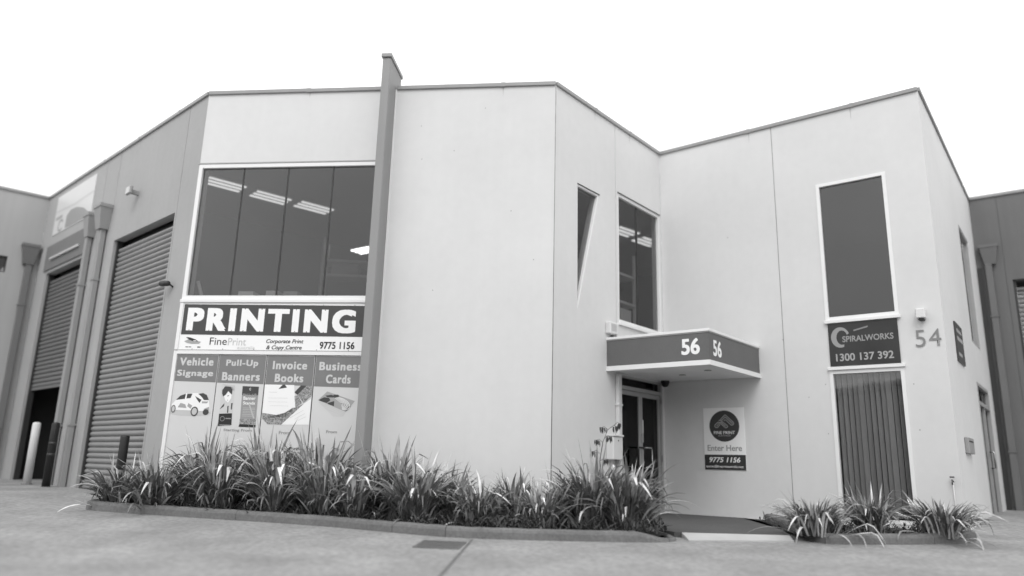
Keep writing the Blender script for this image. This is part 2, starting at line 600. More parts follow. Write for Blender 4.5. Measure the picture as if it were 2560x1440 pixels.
# AB face, left of the fin
panel('wall_panel', AB, rect(0, 3.30, -0.15, H), [rect(0.0 + 0.03, 3.2, 3.30, 5.66)], 'white_wall', b56)
panel('wall_panel', AB, rect(3.385, AB.len, -0.15, H), [], 'white_wall', b56)
wbox('joint_filler', AB, 3.29, 3.395, -0.1, H - 0.02, -0.17, -0.02, 'sealant', b56)
# BC face
panel('wall_panel', BC, rect(0.004, 1.850, -0.15, H), [[(0.66, 3.24), (1.31, 5.43), (0.65, 5.43)]], 'white_wall', b56)
panel('wall_panel', BC, [(1.862, -0.15), (1.93, -0.15), (1.93, 2.345), (3.44, 2.345), (3.44, -0.15), (BC.len, -0.15), (BC.len, H), (1.862, H)], [rect(1.93, 3.50, 3.27, 5.67)], 'white_wall', b56)
wbox('joint_filler', BC, 1.84, 1.87, 0, H - 0.02, -0.17, -0.012, 'sealant', b56)
tube('joint_filler', [BC.p(0, -0.1, 0.0), BC.p(0, H - 0.05, 0.0)], 0.007, 'sealant', b56, 6)
# JA face (grey, with the two roller doors)
U1a, U1b, U2a, U2b = 4.92, 7.69, 0.79, 3.40
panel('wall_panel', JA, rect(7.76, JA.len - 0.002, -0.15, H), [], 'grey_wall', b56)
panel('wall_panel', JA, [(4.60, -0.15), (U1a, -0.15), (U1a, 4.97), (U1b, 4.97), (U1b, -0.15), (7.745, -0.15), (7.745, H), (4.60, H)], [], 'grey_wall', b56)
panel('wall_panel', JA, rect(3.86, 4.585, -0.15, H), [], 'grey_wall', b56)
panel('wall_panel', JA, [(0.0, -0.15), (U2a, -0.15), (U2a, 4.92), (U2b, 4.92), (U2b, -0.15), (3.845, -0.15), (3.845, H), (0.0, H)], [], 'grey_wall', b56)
for u in (7.752, 4.592, 3.852):
    wbox('joint_filler', JA, u - 0.014, u + 0.014, -0.1, H - 0.02, -0.17, -0.01, 'sealant', b56)
wbox('lintel_band', JA, 0.62, 3.42, 4.99, 5.60, 0.0, 0.03, 'lintel_grey', b56)

def capping(W, u0, u1, parent, material='capping', h=0.050, h0=H, step=1.83, seed=1):
    rnd = random.Random(seed)
    u = u0
    while u < u1 - 0.01:
        v = min(u + step, u1)
        if u1 - v < 0.4:
            v = u1
        bm = bmesh.new()
        jj = rnd.uniform(-0.003, 0.003)
        box_bm(bm, W, u + 0.002, v - 0.002, h0 - 0.02 + jj, h0 + h + jj, -0.22, 0.035, bevel=0.006)
        bm_obj('capping', bm, material, parent)
        if v < u1:
            wbox('capping_lap', W, v - 0.035, v + 0.035, h0 - 0.024, h0 + h + 0.002, -0.1, 0.0375, material, parent)
            q = v + rnd.uniform(-0.02, 0.02)          # a short rain stain below the lap
            ln = rnd.uniform(0.12, 0.35)
            poly('rain_stain', W, [(q - 0.012, h0 - 0.025), (q + 0.014, h0 - 0.025), (q + 0.006, h0 - ln * 0.6), (q + 0.001, h0 - ln), (q - 0.005, h0 - ln * 0.5)], 0.0015, 'stain', parent)
        u = v
capping(AB, 0, 3.20, b56, seed=2)
capping(AB, 3.40, AB.len, b56, seed=3)
capping(BC, 0, BC.len, b56, seed=4, step=1.2)
capping(JA, 0, JA.len, b56, seed=5)

# fin: a blade standing proud of the facade
fin = wbox('fin', AB, 3.235, 3.375, -0.15, 7.36, -0.30, 0.42, 'fin_grey', b56, bevel=0.012)
wbox('fin_cap', AB, 3.215, 3.395, 7.36, 7.43, -0.33, 0.45, 'capping', fin, bevel=0.008)
wbox('fin_channel', AB, 3.378, 3.400, 0, 6.98, 0.0, 0.022, 'white_frame', fin)

for u, z in ((3.86, 6.30), (3.90, 5.70), (4.44, 5.84), (4.94, 6.60), (5.42, 4.77), (5.80, 3.95), (4.20, 3.45)):
    poly('wall_plug', AB, ell(u, z, 0.007, 0.009, 8), 0.0015, 'sealant_dark', b56)

# roof, interior shell (dark rooms behind the glass)
C2 = (6.80, 18.70)
BK = (-3.0, 27.5)
def slab(name, pts, z0, z1, material, parent):
    bm = bmesh.new()
    t = [bm.verts.new((x, y, z1)) for x, y in pts]; b = [bm.verts.new((x, y, z0)) for x, y in pts]
    bm.faces.new(t); bm.faces.new(list(reversed(b)))
    for i in range(len(t)):
        j = (i + 1) % len(t)
        bm.faces.new((t[i], b[i], b[j], t[j]))
    bmesh.ops.recalc_face_normals(bm, faces=bm.faces)
    return bm_obj(name, bm, material, parent)
IN56 = [(-11.60, 17.80), (-5.39, 12.10), (0.58, 11.44), (2.80, 14.10), (6.72, 18.70), (-3.0, 27.4)]
slab('roof', IN56, 6.60, 6.72, 'ceiling', b56)
slab('ceiling', IN56, 6.28, 6.34, 'ceiling', b56)
slab('floor', [(-8.4, 14.85), (-5.39, 12.10), (0.58, 11.44), (2.80, 14.10), (6.72, 18.70), (-3.0, 27.4)], 2.75, 2.95, 'interior', b56)
for a, b in ((PC, C2), (C2, BK), (BK, PJ)):
    W = Wall(a, b)
    so = 0.06 if a == PC else -0.2
    wbox('rear_wall', W, 0.22 if a == PC else 0.0, W.len, -0.15, H - 0.1, so - 0.12, so, 'interior', b56)
# room partition so the workshop behind the roller doors stays separate
Wp = Wall((-8.45, 14.88), (-3.2, 20.0))
wbox('partition', Wp, 0.15, Wp.len, 0, 6.27, -0.1, 0.0, 'interior', b56)

def window(W, parent, u0, u1, z0, z1, splits, frame=0.045, frame_mat='white_frame', off=-0.005, depth=0.09, mull=0.022, glass_mat='glass', sill=True, pane_mat=None):
    w = boxes('window', W, [(u0, u1, z1 - frame, z1, off - depth, off), (u0, u1, z0, z0 + frame, off - depth, off),
                            (u0, u0 + frame, z0 + frame, z1 - frame, off - depth, off), (u1 - frame, u1, z0 + frame, z1 - frame, off - depth, off)], frame_mat, parent)
    us = [u0 + frame] + splits + [u1 - frame]
    for a, b in zip(us, us[1:]):
        wbox('pane', W, a + 0.001, b - 0.001, z0 + frame - 0.01, z1 - frame + 0.01, off - 0.055, off - 0.047, glass_mat, w)
    for s in splits:
        wbox('mullion', W, s - mull / 2, s + mull / 2, z0 + frame, z1 - frame, off - 0.075, off - 0.042, 'mullion', w)
    return w

w1 = window(AB, b56, 0.0, 3.22, 3.29, 5.67, [0.80, 1.59, 2.38], frame=0.065, off=0.012)
wbox('sill', AB, -0.005, 3.23, 3.235, 3.288, -0.02, 0.05, 'white_frame', w1, 0.004)
wbox('head_flashing', AB, -0.02, 3.23, 5.675, 5.695, -0.02, 0.02, 'alu', w1)
w2 = window(BC, b56, 1.93, 3.50, 3.27, 5.67, [2.70], frame=0.05, off=-0.01, mull=0.03, glass_mat='glass_dim_reflect')
wbox('head_flashing', BC, 1.92, 3.51, 5.673, 5.688, -0.02, 0.012, 'charcoal', w2)
wbox('sill', BC, 1.925, 3.50, 3.21, 3.267, -0.02, 0.035, 'white_frame', w2, 0.004)
# wedge window
tri = [(0.66, 3.24), (1.31, 5.43), (0.65, 5.43)]
bm = bmesh.new()
def tri_frame(o0, o1, inset, W):
    inn = [(0.664, 3.24 + inset * 3.6), (1.31 - inset * 1.36, 5.43 - inset), (0.655, 5.43 - inset)]
    for i in range(3):
        j = (i + 1) % 3
        q = [bm.verts.new(W.p(*tri[i], o1)), bm.verts.new(W.p(*tri[j], o1)), bm.verts.new(W.p(*inn[j], o1)), bm.verts.new(W.p(*inn[i], o1))]
        p = [bm.verts.new(W.p(*tri[i], o0)), bm.verts.new(W.p(*tri[j], o0)), bm.verts.new(W.p(*inn[j], o0)), bm.verts.new(W.p(*inn[i], o0))]
        bm.faces.new(q); bm.faces.new(p[::-1])
        bm.faces.new((q[2], p[2], p[3], q[3]))
    bmesh.ops.recalc_face_normals(bm, faces=bm.faces)
    return inn
inn = tri_frame(-0.10, -0.006, 0.030, BC)
w3 = bm_obj('window', bm, 'white_frame', b56)
panel('pane', BC, [(0.665, 3.36), (1.29, 5.42), (0.655, 5.42)], [], 'glass_dim_reflect', w3, thick=0.008, off=-0.05)
panel('head_flashing', BC, [(0.64, 5.432), (1.32, 5.432), (1.32, 5.446), (0.64, 5.446)], [], 'charcoal', w3, thick=0.03, off=0.012)

# entrance door
door = boxes('door', BC, [(1.93, 1.985, 0, 2.34, -0.12, 0.01), (3.385, 3.44, 0, 2.34, -0.12, 0.01), (1.985, 3.385, 2.10, 2.165, -0.12, 0.01), (1.985, 3.385, 2.305, 2.34, -0.12, 0.01)], 'alu', b56)
wbox('transom_pane', BC, 1.985, 3.385, 2.165, 2.305, -0.06, -0.05, 'glass_door', door)
for a, b, hs in ((1.99, 2.682, 1), (2.688, 3.38, -1)):
    boxes('leaf_frame', BC, [(a, a + 0.06, 0.01, 2.095, -0.07, -0.02), (b - 0.06, b, 0.01, 2.095, -0.07, -0.02), (a + 0.06, b - 0.06, 2.02, 2.095, -0.07, -0.02), (a + 0.06, b - 0.06, 0.01, 0.13, -0.07, -0.02)], 'alu', door)
    wbox('leaf_pane', BC, a + 0.06, b - 0.06, 0.13, 2.02, -0.05, -0.042, 'glass_door', door)
def handle(u, mat_):
    pts = [BC.p(u, 0.78, -0.02), BC.p(u, 0.78, 0.05), BC.p(u + 0.005, 0.80, 0.062), BC.p(u + 0.16, 0.80, 0.07), BC.p(u + 0.19, 0.83, 0.07), BC.p(u + 0.19, 1.10, 0.07), BC.p(u + 0.16, 1.13, 0.07), BC.p(u + 0.005, 1.13, 0.062), BC.p(u, 1.13, 0.05), BC.p(u, 1.13, -0.02)]
    tube('handle', pts, 0.014, mat_, door)
handle(2.72, 'steel'); 
tube('handle', [BC.p(2.65, 0.78, -0.02), BC.p(2.64, 0.79, 0.05), BC.p(2.48, 0.80, 0.06), BC.p(2.46, 0.83, 0.06), BC.p(2.46, 1.10, 0.06), BC.p(2.48, 1.13, 0.06), BC.p(2.64, 1.13, 0.05), BC.p(2.65, 1.13, -0.02)], 0.014, 'black', door)
wbox('push_plate', BC, 2.70, 2.76, 0.82, 1.10, -0.02, -0.012, 'alu', door)
wbox('lock', BC, 2.675, 2.74, 1.22, 1.38, -0.02, 0.005, 'alu', door, 0.004)
wbox('sticker', BC, 2.775, 2.81, 1.32, 1.62, -0.042, -0.039, 'print_white', door)
for z in (0.9, 1.95):
    wbox('hinge', BC, 3.372, 3.40, z, z + 0.12, 0.01, 0.022, 'steel', door)
# downpipe beside the door
tp = wbox('downpipe', BC, 1.80, 1.905, 0.0, 2.33, 0.004, 0.075, 'white_wall', b56, 0.008)
wbox('pipe_clip', BC, 1.785, 1.92, 1.80, 1.83, 0.002, 0.080, 'white_wall', tp)

# canopy over the entrance
P1 = BC.p(1.54, 0); P2 = CD.p(1.82, 0)
Q = P1 + P2 - Vector((PC[0], PC[1], 0))
FL = Wall((P1.x, P1.y), (Q.x, Q.y)); FR = Wall((Q.x, Q.y), (P2.x, P2.y))
cp = bpy.data.objects.new('canopy', None)
def quad_slab(name, inset, z0, z1, material, parent):
    ins = [(P1.x, P1.y), (Q.x, Q.y), (P2.x, P2.y), (PC[0] - 0.0, PC[1] - 0.0)]
    c = Vector((sum(p[0] for p in ins) / 4, sum(p[1] for p in ins) / 4))
    pts = []
    for k, p in enumerate(ins):
        v = Vector(p) - c
        s = 1 + inset / v.length
        q = c + v * s
        pts.append((q.x, q.y))
    return slab(name, pts, z0, z1, material, parent)
canopy = quad_slab('canopy', -0.03, 2.40, 2.88, 'soffit', b56)
canopy['label'] = 'dark grey box canopy over the entrance door, with white trims and number 56'
wbox('fascia', FL, 0.0, FL.len - 0.003, 2.435, 2.865, -0.02, 0.0, 'fascia', canopy)
wbox('fascia', FR, 0.0, FR.len, 2.435, 2.865, -0.02, 0.0, 'fascia', canopy)
quad_slab('soffit', -0.022, 2.372, 2.398, 'soffit', canopy)
wbox('bottom_trim', FL, 0.0, FL.len - 0.002, 2.355, 2.432, -0.03, 0.016, 'white_frame', canopy)
wbox('bottom_trim', FR, -0.014, FR.len, 2.355, 2.432, -0.03, 0.016, 'white_frame', canopy)
wbox('top_trim', FL, 0.0, FL.len - 0.002, 2.882, 2.925, -0.10, 0.018, 'white_frame', canopy, 0.004)
wbox('top_trim', FR, -0.02, FR.len, 2.882, 2.925, -0.10, 0.018, 'white_frame', canopy, 0.004)
wbox('flashing_line', FL, 0.0, FL.len, 2.866, 2.880, 0.0, 0.008, 'alu', canopy)
wbox('flashing_line', FR, 0.0, FR.len, 2.866, 2.880, 0.0, 0.008, 'alu', canopy)
quad_slab('canopy_roof', -0.09, 2.882, 2.915, 'capping', canopy)
text('numerals', FL, '56', 1.36, 2.53, 1.67, 2.79, 0.003, 'print_white', canopy, bold=0.012, heavy=0.022)
text('numerals', FR, '56', 0.14, 2.51, 0.45, 2.77, 0.003, 'print_white', canopy, bold=0.012, heavy=0.022)
for fx, fy in ((0.45, 0.50), (0.72, 0.42)):
    p = Vector((PC[0], PC[1])).lerp(Vector((Q.x, Q.y)), fx)
    q = p + (Vector((P1.x, P1.y)) - Vector((P2.x, P2.y))) * (fy - 0.5)
    lathe('downlight', (q.x, q.y), [(0.05, 2.372), (0.062, 2.366), (0.062, 2.362), (0.05, 2.362)], 'alu', canopy, 16)

# roller doors, each slat its own piece
def roller(W, parent, u0, u1, ztop, zbot, material, pitch=0.098, head=0.16, off=-0.13):
    root = tube('roller_door', [W.p(u0 + 0.05, ztop - 0.03, -0.42), W.p(u1 - 0.05, ztop - 0.03, -0.42)], 0.17, 'charcoal', parent, 12)
    for ua in (u0, u1 - 0.05):
        wbox('guide_rail', W, ua, ua + 0.05, 0.0, ztop - 0.001, -0.17, -0.06, 'charcoal', root)
    prof = [(-0.004, 0.0), (0.016, 0.010), (0.031, 0.030), (0.034, 0.050), (0.022, 0.074), (-0.004, 0.094)]
    bm = bmesh.new()
    for uu in (u0 + 0.052, u1 - 0.052):
        for o, z in prof:
            bm.verts.new(W.p(uu, z, off + o))
    bm.verts.ensure_lookup_table()
    n = len(prof)
    for i in range(n - 1):
        bm.faces.new((bm.verts[i], bm.verts[n + i], bm.verts[n + i + 1], bm.verts[i + 1]))
    bmesh.ops.recalc_face_normals(bm, faces=bm.faces)
    me = bpy.data.meshes.new('slat'); bm.to_mesh(me); bm.free()
    for p in me.polygons:
        p.use_smooth = True
    z = zbot + 0.06
    while z < ztop - 0.20:
        s = link('slat', me, material, root)
        s.location = (0, 0, z)
        z += pitch
    wbox('bottom_rail', W, u0 + 0.052, u1 - 0.052, zbot, zbot + 0.058, off - 0.02, off + 0.03, material, root, 0.005)
    return root
roller(JA, b56, U1a, U1b, 4.97, 0.16, 'roller')
roller(JA, b56, U2a, U2b, 4.92, 2.16, 'roller_dark')

# rain heads and downpipes
def rainhead(W, parent, u0, u1, z0, z1, out, material, pu, pw, zg, side=True):
    bm = bmesh.new()
    um = (u0 + u1) / 2; hw = (u1 - u0) / 2
    lv = [(z0, 0.62, 0.72), (z1 - 0.07, 1.0, 1.0), (z1 - 0.07, 1.07, 1.06), (z1, 1.07, 1.06)]
    prev = None
    for z, k, ko in lv:
        cur = [bm.verts.new(W.p(um - hw * k, z, 0.004)), bm.verts.new(W.p(um + hw * k, z, 0.004)), bm.verts.new(W.p(um + hw * k, z, out * ko)), bm.verts.new(W.p(um - hw * k, z, out * ko))]
        if prev:
            for i in range(4):
                bm.faces.new((prev[i], prev[(i + 1) % 4], cur[(i + 1) % 4], cur[i]))
        else:
            bm.faces.new(cur)
        prev = cur
    bm.faces.new(prev)
    bmesh.ops.recalc_face_normals(bm, faces=bm.faces)
    h = bm_obj('rain_head', bm, material, parent)
    d = wbox('downpipe', W, pu - pw / 2, pu + pw / 2, zg, z0 + 0.0, 0.02, 0.02 + pw * 0.85, material, parent, 0.012)
    for z in (1.3, 4.2):
        wbox('pipe_clip', W, pu - pw / 2 - 0.015, pu + pw / 2 + 0.015, z, z + 0.03, 0.003, 0.035 + pw * 0.85, material, d)
rainhead(JA, b56, 4.20, 4.58, 5.28, 5.80, 0.24, 'pipe', 4.40, 0.13, 0.12)
rainhead(JA, b56, 3.48, 3.80, 5.26, 5.78, 0.20, 'pipe', 3.62, 0.13, 0.12)

# ------------------------------------------------------------------ building 54
b54 = thing('office_building', (6.0, 12.5, 0), 'pale two storey office unit numbered 54 with tall stacked corner windows', 'building')
panel('wall_panel', CD, rect(0.002, 2.254, -0.15, H), [], 'white_wall', b54)
panel('wall_panel', CD, rect(2.266, CD.len, -0.15, H), [rect(2.99, 4.075, 0.06, 2.41), rect(2.99, 4.075, 3.27, 5.68)], 'white_wall', b54)
wbox('joint_filler', CD, 2.24, 2.28, 0, H - 0.02, -0.17, -0.012, 'sealant', b54)
panel('wall_panel', DE, [(0.0, -0.15), (3.45, -0.15), (3.45, 2.52), (5.25, 2.52), (5.25, -0.15), (DE.len, -0.15), (DE.len, H), (0.0, H)], [rect(3.60, 5.02, 3.30, 5.67)], 'white_wall', b54)
for u, z in ((1.35, 5.0), (2.90, 2.20), (2.62, 2.00), (2.89, 1.40), (2.25, 3.0), (4.20, 2.15), (4.22, 1.45)):
    poly('wall_plug', CD, ell(u, z, 0.008, 0.010, 8), 0.0015, 'sealant', b54)
capping(CD, 0, CD.len, b54, seed=6)
capping(DE, 0, DE.len, b54, seed=7)
w4 = window(CD, b54, 2.975, 4.09, 3.26, 5.69, [], frame=0.055, off=0.012)
wbox('sill', CD, 2.96, 4.11, 3.205, 3.258, -0.02, 0.05, 'white_frame', w4, 0.004)
w5 = window(CD, b54, 2.975, 4.09, 0.05, 2.42, [], frame=0.055, off=0.012, glass_mat='glass_clear')
wbox('head_rail', CD, 2.96, 4.11, 2.423, 2.475, -0.02, 0.045, 'white_frame', w5, 0.004)
for k in range(13):                       # vertical blinds behind the lower pane
    u = 3.06 + 0.082 * k
    bm = bmesh.new()
    q = [CD.p(u - 0.018, 0.12, -0.14), CD.p(u + 0.045, 0.12, -0.185), CD.p(u + 0.045, 2.37, -0.185), CD.p(u - 0.018, 2.37, -0.14)]
    if k in (4, 9):
        q = [CD.p(u - 0.03, 0.12, -0.15), CD.p(u + 0.05, 0.12, -0.165), CD.p(u + 0.05, 2.37, -0.165), CD.p(u - 0.03, 2.37, -0.15)]
    bm.faces.new([bm.verts.new(v) for v in q])
    r = bmesh.ops.extrude_face_region(bm, geom=list(bm.faces))
    for v in r['geom']:
        if isinstance(v, bmesh.types.BMVert):
            v.co += Vector((-CD.n.x, -CD.n.y, 0)) * 0.002
    bmesh.ops.recalc_face_normals(bm, faces=bm.faces)
    bm_obj('blind_slat', bm, 'blind', w5)
w6 = window(DE, b54, 3.60, 5.02, 3.30, 5.67, [], frame=0.04, off=-0.01, frame_mat='alu')
door2 = boxes('door', DE, [(3.45, 3.51, 0.0, 2.52, -0.12, 0.01), (5.19, 5.25, 0.0, 2.52, -0.12, 0.01), (3.51, 5.19, 2.46, 2.52, -0.12, 0.01), (3.51, 5.19, 2.10, 2.17, -0.12, 0.01), (4.32, 4.38, 0.05, 2.10, -0.08, 0.0)], 'alu', b54)
wbox('leaf_pane', DE, 3.51, 4.32, 0.05, 2.10, -0.06, -0.05, 'glass_door', door2)
wbox('leaf_pane', DE, 4.38, 5.19, 0.05, 2.10, -0.06, -0.05, 'glass_door', door2)
wbox('transom_pane', DE, 3.51, 5.19, 2.17, 2.46, -0.06, -0.05, 'glass_door', door2)
tube('handle', [DE.p(4.28, 0.95, 0.0), DE.p(4.28, 0.95, 0.07), DE.p(4.28, 1.25, 0.07), DE.p(4.28, 1.25, 0.0)], 0.014, 'steel', door2)
IN54 = [(2.98, 14.12), (6.62, 11.32), (10.35, 16.12), (6.78, 18.65)]
slab('roof', IN54, 6.60, 6.72, 'ceiling', b54)
slab('ceiling', IN54, 6.22, 6.30, 'interior', b54)
slab('floor', IN54, 2.75, 2.95, 'interior', b54)
Wr = Wall(PE, C2)
wbox('rear_wall', Wr, 0.05, Wr.len, -0.15, H - 0.1, -0.25, -0.05, 'interior', b54)

# ------------------------------------------------------------------ neighbours
left = thing('warehouse', (PK[0], PK[1], 0), 'plain mid grey warehouse wall at the left edge beside the half open roller door', 'building')
panel('wall_panel', KJ, rect(0.0, KJ.len, -0.15, H), [rect(5.2, 6.36, 4.96, 5.36)], 'left_wall', left)
window(KJ, left, 5.2, 6.36, 4.96, 5.36, [], frame=0.03, off=-0.04, frame_mat='charcoal', glass_mat='glass_door')
capping(KJ, 0, KJ.len - 0.03, left, seed=8)
_b1 = Vector(PK) - KJ.n * 8; _b2 = Vector(PJ) - KJ.n * 8
_k = Vector(PK) - KJ.n * 0.19 + KJ.d * 0.2; _j = Vector(PJ) - KJ.n * 0.19
slab('roof', [tuple(_k), (_b1.x, _b1.y), (_b2.x, _b2.y), tuple(_j)], 6.6, 6.72, 'ceiling', left)
for a, b in ((tuple(_b1), PK), (tuple(_b2), tuple(_b1))):
    W = Wall(a, b)
    wbox('wall', W, 0.2, W.len - 0.02, -0.15, H, -0.18, 0.0, 'left_wall', left)
rainhead(KJ, left, 6.60, 6.96, 5.22, 5.72, 0.22, 'pipe_dark', 6.80, 0.14, 0.15)

right = thing('warehouse', (PL[0], PL[1], 0), 'dark grey warehouse wall with roller door at the right edge', 'building')
panel('wall_panel', EL, rect(0.0, 0.522, -0.15, H), [], 'dark_wall', right)
panel('wall_panel', EL, [(0.536, -0.15), (0.64, -0.15), (0.64, 5.02), (3.6, 5.02), (3.6, -0.15), (EL.len, -0.15), (EL.len, H), (0.536, H)], [], 'dark_wall', right)
wbox('joint_filler', EL, 0.51, 0.55, 0, H - 0.02, -0.17, -0.012, 'sealant_dark', right)
capping(EL, 0.03, EL.len, right, seed=9)
roller(EL, right, 0.64, 3.6, 5.02, 0.2, 'roller_dark')
wbox('gap_dark_strip', EL, -0.02, 0.10, 0, 5.35, 0.002, 0.03, 'charcoal', right)  # charcoal strip on the wall face, giving the dark of the gap by colour
rainhead(EL, right, 0.10, 0.44, 5.40, 5.85, 0.16, 'pipe_dark', 0.23, 0.13, 0.1)
_c1 = Vector(PL) - EL.n * 8; _c2 = Vector(PE) - EL.n * 8
_e = Vector(PE) - EL.n * 0.19; _l = Vector(PL) - EL.n * 0.19 - EL.d * 0.2
slab('roof', [tuple(_e), tuple(_l), (_c1.x - 0.1, _c1.y), (_c2.x, _c2.y)], 6.55, 6.65, 'ceiling', right)
W = Wall(PL, tuple(_c1))
wbox('wall', W, 0.2, W.len, -0.15, H, -0.18, 0.0, 'dark_wall', right)

# the warehouse across the yard that the panes reflect
opp = thing('warehouse', (0, -16, g(0, -16)), 'low dark warehouse across the yard, seen only reflected in the panes', 'building')
OW = Wall((34, -16), (-34, -16))
panel('wall', OW, rect(0, OW.len, -0.9, 6.6), [rect(8, 12, -0.9, 4), rect(24, 28, -0.9, 4), rect(44, 48, -0.9, 4), rect(33, 37, 1.0, 3)], 'dark_wall', opp, thick=0.25)
for a in (8, 24, 44):
    wbox('roller_door', OW, a, a + 4, -0.6, 4.0, -0.2, -0.1, 'roller_dark', opp)
wbox('window', OW, 33, 37, 1.0, 3.0, -0.15, -0.1, 'charcoal', opp)
slab('roof', [(-34, -15.7), (34, -15.7), (34, -34), (-34, -34)], 6.5, 6.8, 'capping', opp)

# ------------------------------------------------------------------ signs
S_OFF = 0.03
def board(name, W, u0, u1, z0, z1, material, label, cat='sign', group=None, off0=0.0, off1=0.03):
    o = wbox(name, W, u0, u1, z0, z1, off0, off1, material)
    return tag(o, label, cat, group)

ps = board('shop_sign', AB, 0.06, 3.232, 2.455, 3.215, 'print_white', 'wide PRINTING shop sign with white strip of phone number below the big window', off0=0.002, off1=0.026)
poly('sign_ground', AB, [(0.075, 2.702), (3.232, 2.680), (3.232, 3.185), (0.075, 3.205)], 0.0275, 'print_dark', ps)
text('lettering', AB, 'PRINTING', 0.150, 2.765, 2.985, 3.150, 0.0290, 'print_white', ps, bold=0.0, heavy=0.058, spacing=1.26, slant=-0.03)
text('lettering', AB, 'Fine', 0.585, 2.535, 0.875, 2.655, 0.029, 'print_black', ps)
text('lettering', AB, 'Print', 0.895, 2.528, 1.20, 2.650, 0.029, 'print_light', ps)
text('lettering', AB, 'australia', 1.06, 2.470, 1.355, 2.522, 0.029, 'print_off', ps)
text('lettering', AB, 'Corporate Print', 1.535, 2.552, 2.155, 2.636, 0.029, 'print_dark', ps, bold=0.008, heavy=0.008, shear=0.25)
text('lettering', AB, '& Copy Centre', 1.545, 2.452, 2.135, 2.536, 0.029, 'print_dark', ps, bold=0.008, heavy=0.008, shear=0.25)
text('lettering', AB, '9775 1156', 2.425, 2.485, 2.995, 2.600, 0.029, 'print_black', ps, bold=0.01, heavy=0.012)
poly('logo', AB, [(0.148, 2.59), (0.227, 2.625), (0.30, 2.61), (0.436, 2.583), (0.403, 2.55), (0.292, 2.547), (0.198, 2.562)], 0.0285, 'print_mid', ps)
poly('logo', AB, [(0.17, 2.66), (0.242, 2.652), (0.339, 2.622), (0.388, 2.592), (0.325, 2.583), (0.227, 2.617)], 0.0295, 'print_black', ps)
poly('logo', AB, ell(0.33, 2.598, 0.03, 0.008, 12), 0.0305, 'print_white', ps)
polys('logo', AB, [rect(0.183, 0.225, 2.492, 2.505), rect(0.235, 0.28, 2.492, 2.505), rect(0.385, 0.437, 2.488, 2.506)], 0.029, 'print_dark', ps)
for k in range(6):
    u = 0.35 + 0.52 * k
    lathe_c = AB.p(u, 3.195, 0.029)
    bm = bmesh.new(); bmesh.ops.create_icosphere(bm, subdivisions=1, radius=0.009, matrix=Matrix.Translation(lathe_c)); bm_obj('rivet', bm, 'steel', ps)
    bm = bmesh.new(); bmesh.ops.create_icosphere(bm, subdivisions=1, radius=0.007, matrix=Matrix.Translation(AB.p(u - 0.05, 2.468, 0.029))); bm_obj('rivet', bm, 'charcoal', ps)

# white trims that hold the boards
boxes('sign_frame', AB, [(0.0, 0.058, 0.0, 3.232, 0.002, 0.036), (0.06, 3.23, 2.385, 2.452, 0.002, 0.042), (0.0, 3.23, 3.218, 3.234, 0.002, 0.03)], 'white_frame', b56)
wbox('trim_line', AB, 0.0, 3.23, 2.446, 2.4535, 0.0, 0.046, 'print_grey', b56)

PU = [(0.060, 0.768), (0.782, 1.566), (1.582, 2.366), (2.382, 3.232)]
wbox('poster_backing', AB, 0.06, 3.232, 0.0, 2.38, 0.001, 0.006, 'black', b56)
titles = [('Vehicle', 'Signage'), ('Pull-Up', 'Banners'), ('Invoice', 'Books'), ('Business', 'Cards')]
plabels = ['poster panel titled Vehicle Signage with a small hatchback car picture', 'poster panel titled Pull-Up Banners with two upright banner pictures',
           'poster panel titled Invoice Books with fanned paper sheets picture', 'poster panel titled Business Cards with a card stack picture, beside the fin']
TB = [((0.120, 2.196, 0.690, 2.325), (0.098, 2.000, 0.706, 2.128)), ((0.905, 2.170, 1.440, 2.300), (0.860, 1.965, 1.489, 2.098)),
      ((1.685, 2.153, 2.250, 2.287), (1.738, 1.951, 2.206, 2.084)), ((2.449, 2.146, 3.140, 2.280), (2.574, 1.943, 2.975, 2.081))]
posters = []
for i, (a, b) in enumerate(PU):
    o = board('poster_panel', AB, a, b, 0.02, 2.378, 'print_paper', plabels[i], 'poster', 'service posters under the shop sign', off0=0.008, off1=0.020)
    zt = 1.955 - 0.018 * i
    poly('header', AB, [(a + 0.006, zt - 0.008), (b - 0.006, zt - 0.022), (b - 0.006, 2.366), (a + 0.006, 2.372)], 0.0215, 'print_header', o)
    for s, q in zip(titles[i], TB[i]):
        text('lettering', AB, s, *q, 0.023, 'print_off', o, bold=0.0, heavy=0.042, spacing=1.16)
    posters.append(o)
L1, L2, L3, L4 = 0.0215, 0.0225, 0.0235, 0.0245
p0, p1, p2, p3 = posters
# little car
poly('car_picture', AB, ell(0.39, 1.447, 0.35, 0.05, 28), L1, 'print_light', p0)
poly('car_picture', AB, [(0.074, 1.575), (0.139, 1.647), (0.201, 1.709), (0.292, 1.751), (0.442, 1.758), (0.571, 1.758), (0.644, 1.726), (0.686, 1.646), (0.711, 1.536), (0.692, 1.475), (0.521, 1.482), (0.412, 1.485), (0.144, 1.490), (0.088, 1.515)], L2, 'print_white', p0)
polys('car_picture', AB, [[(0.136, 1.645), (0.2, 1.714), (0.29, 1.746), (0.282, 1.665)], [(0.314, 1.746), (0.4, 1.75), (0.377, 1.679), (0.308, 1.67)],
                          [(0.496, 1.749), (0.581, 1.76), (0.643, 1.731), (0.686, 1.651), (0.606, 1.65), (0.556, 1.704)], [(0.448, 1.713), (0.562, 1.654), (0.537, 1.603), (0.487, 1.658)]], L3, 'print_dark', p0)
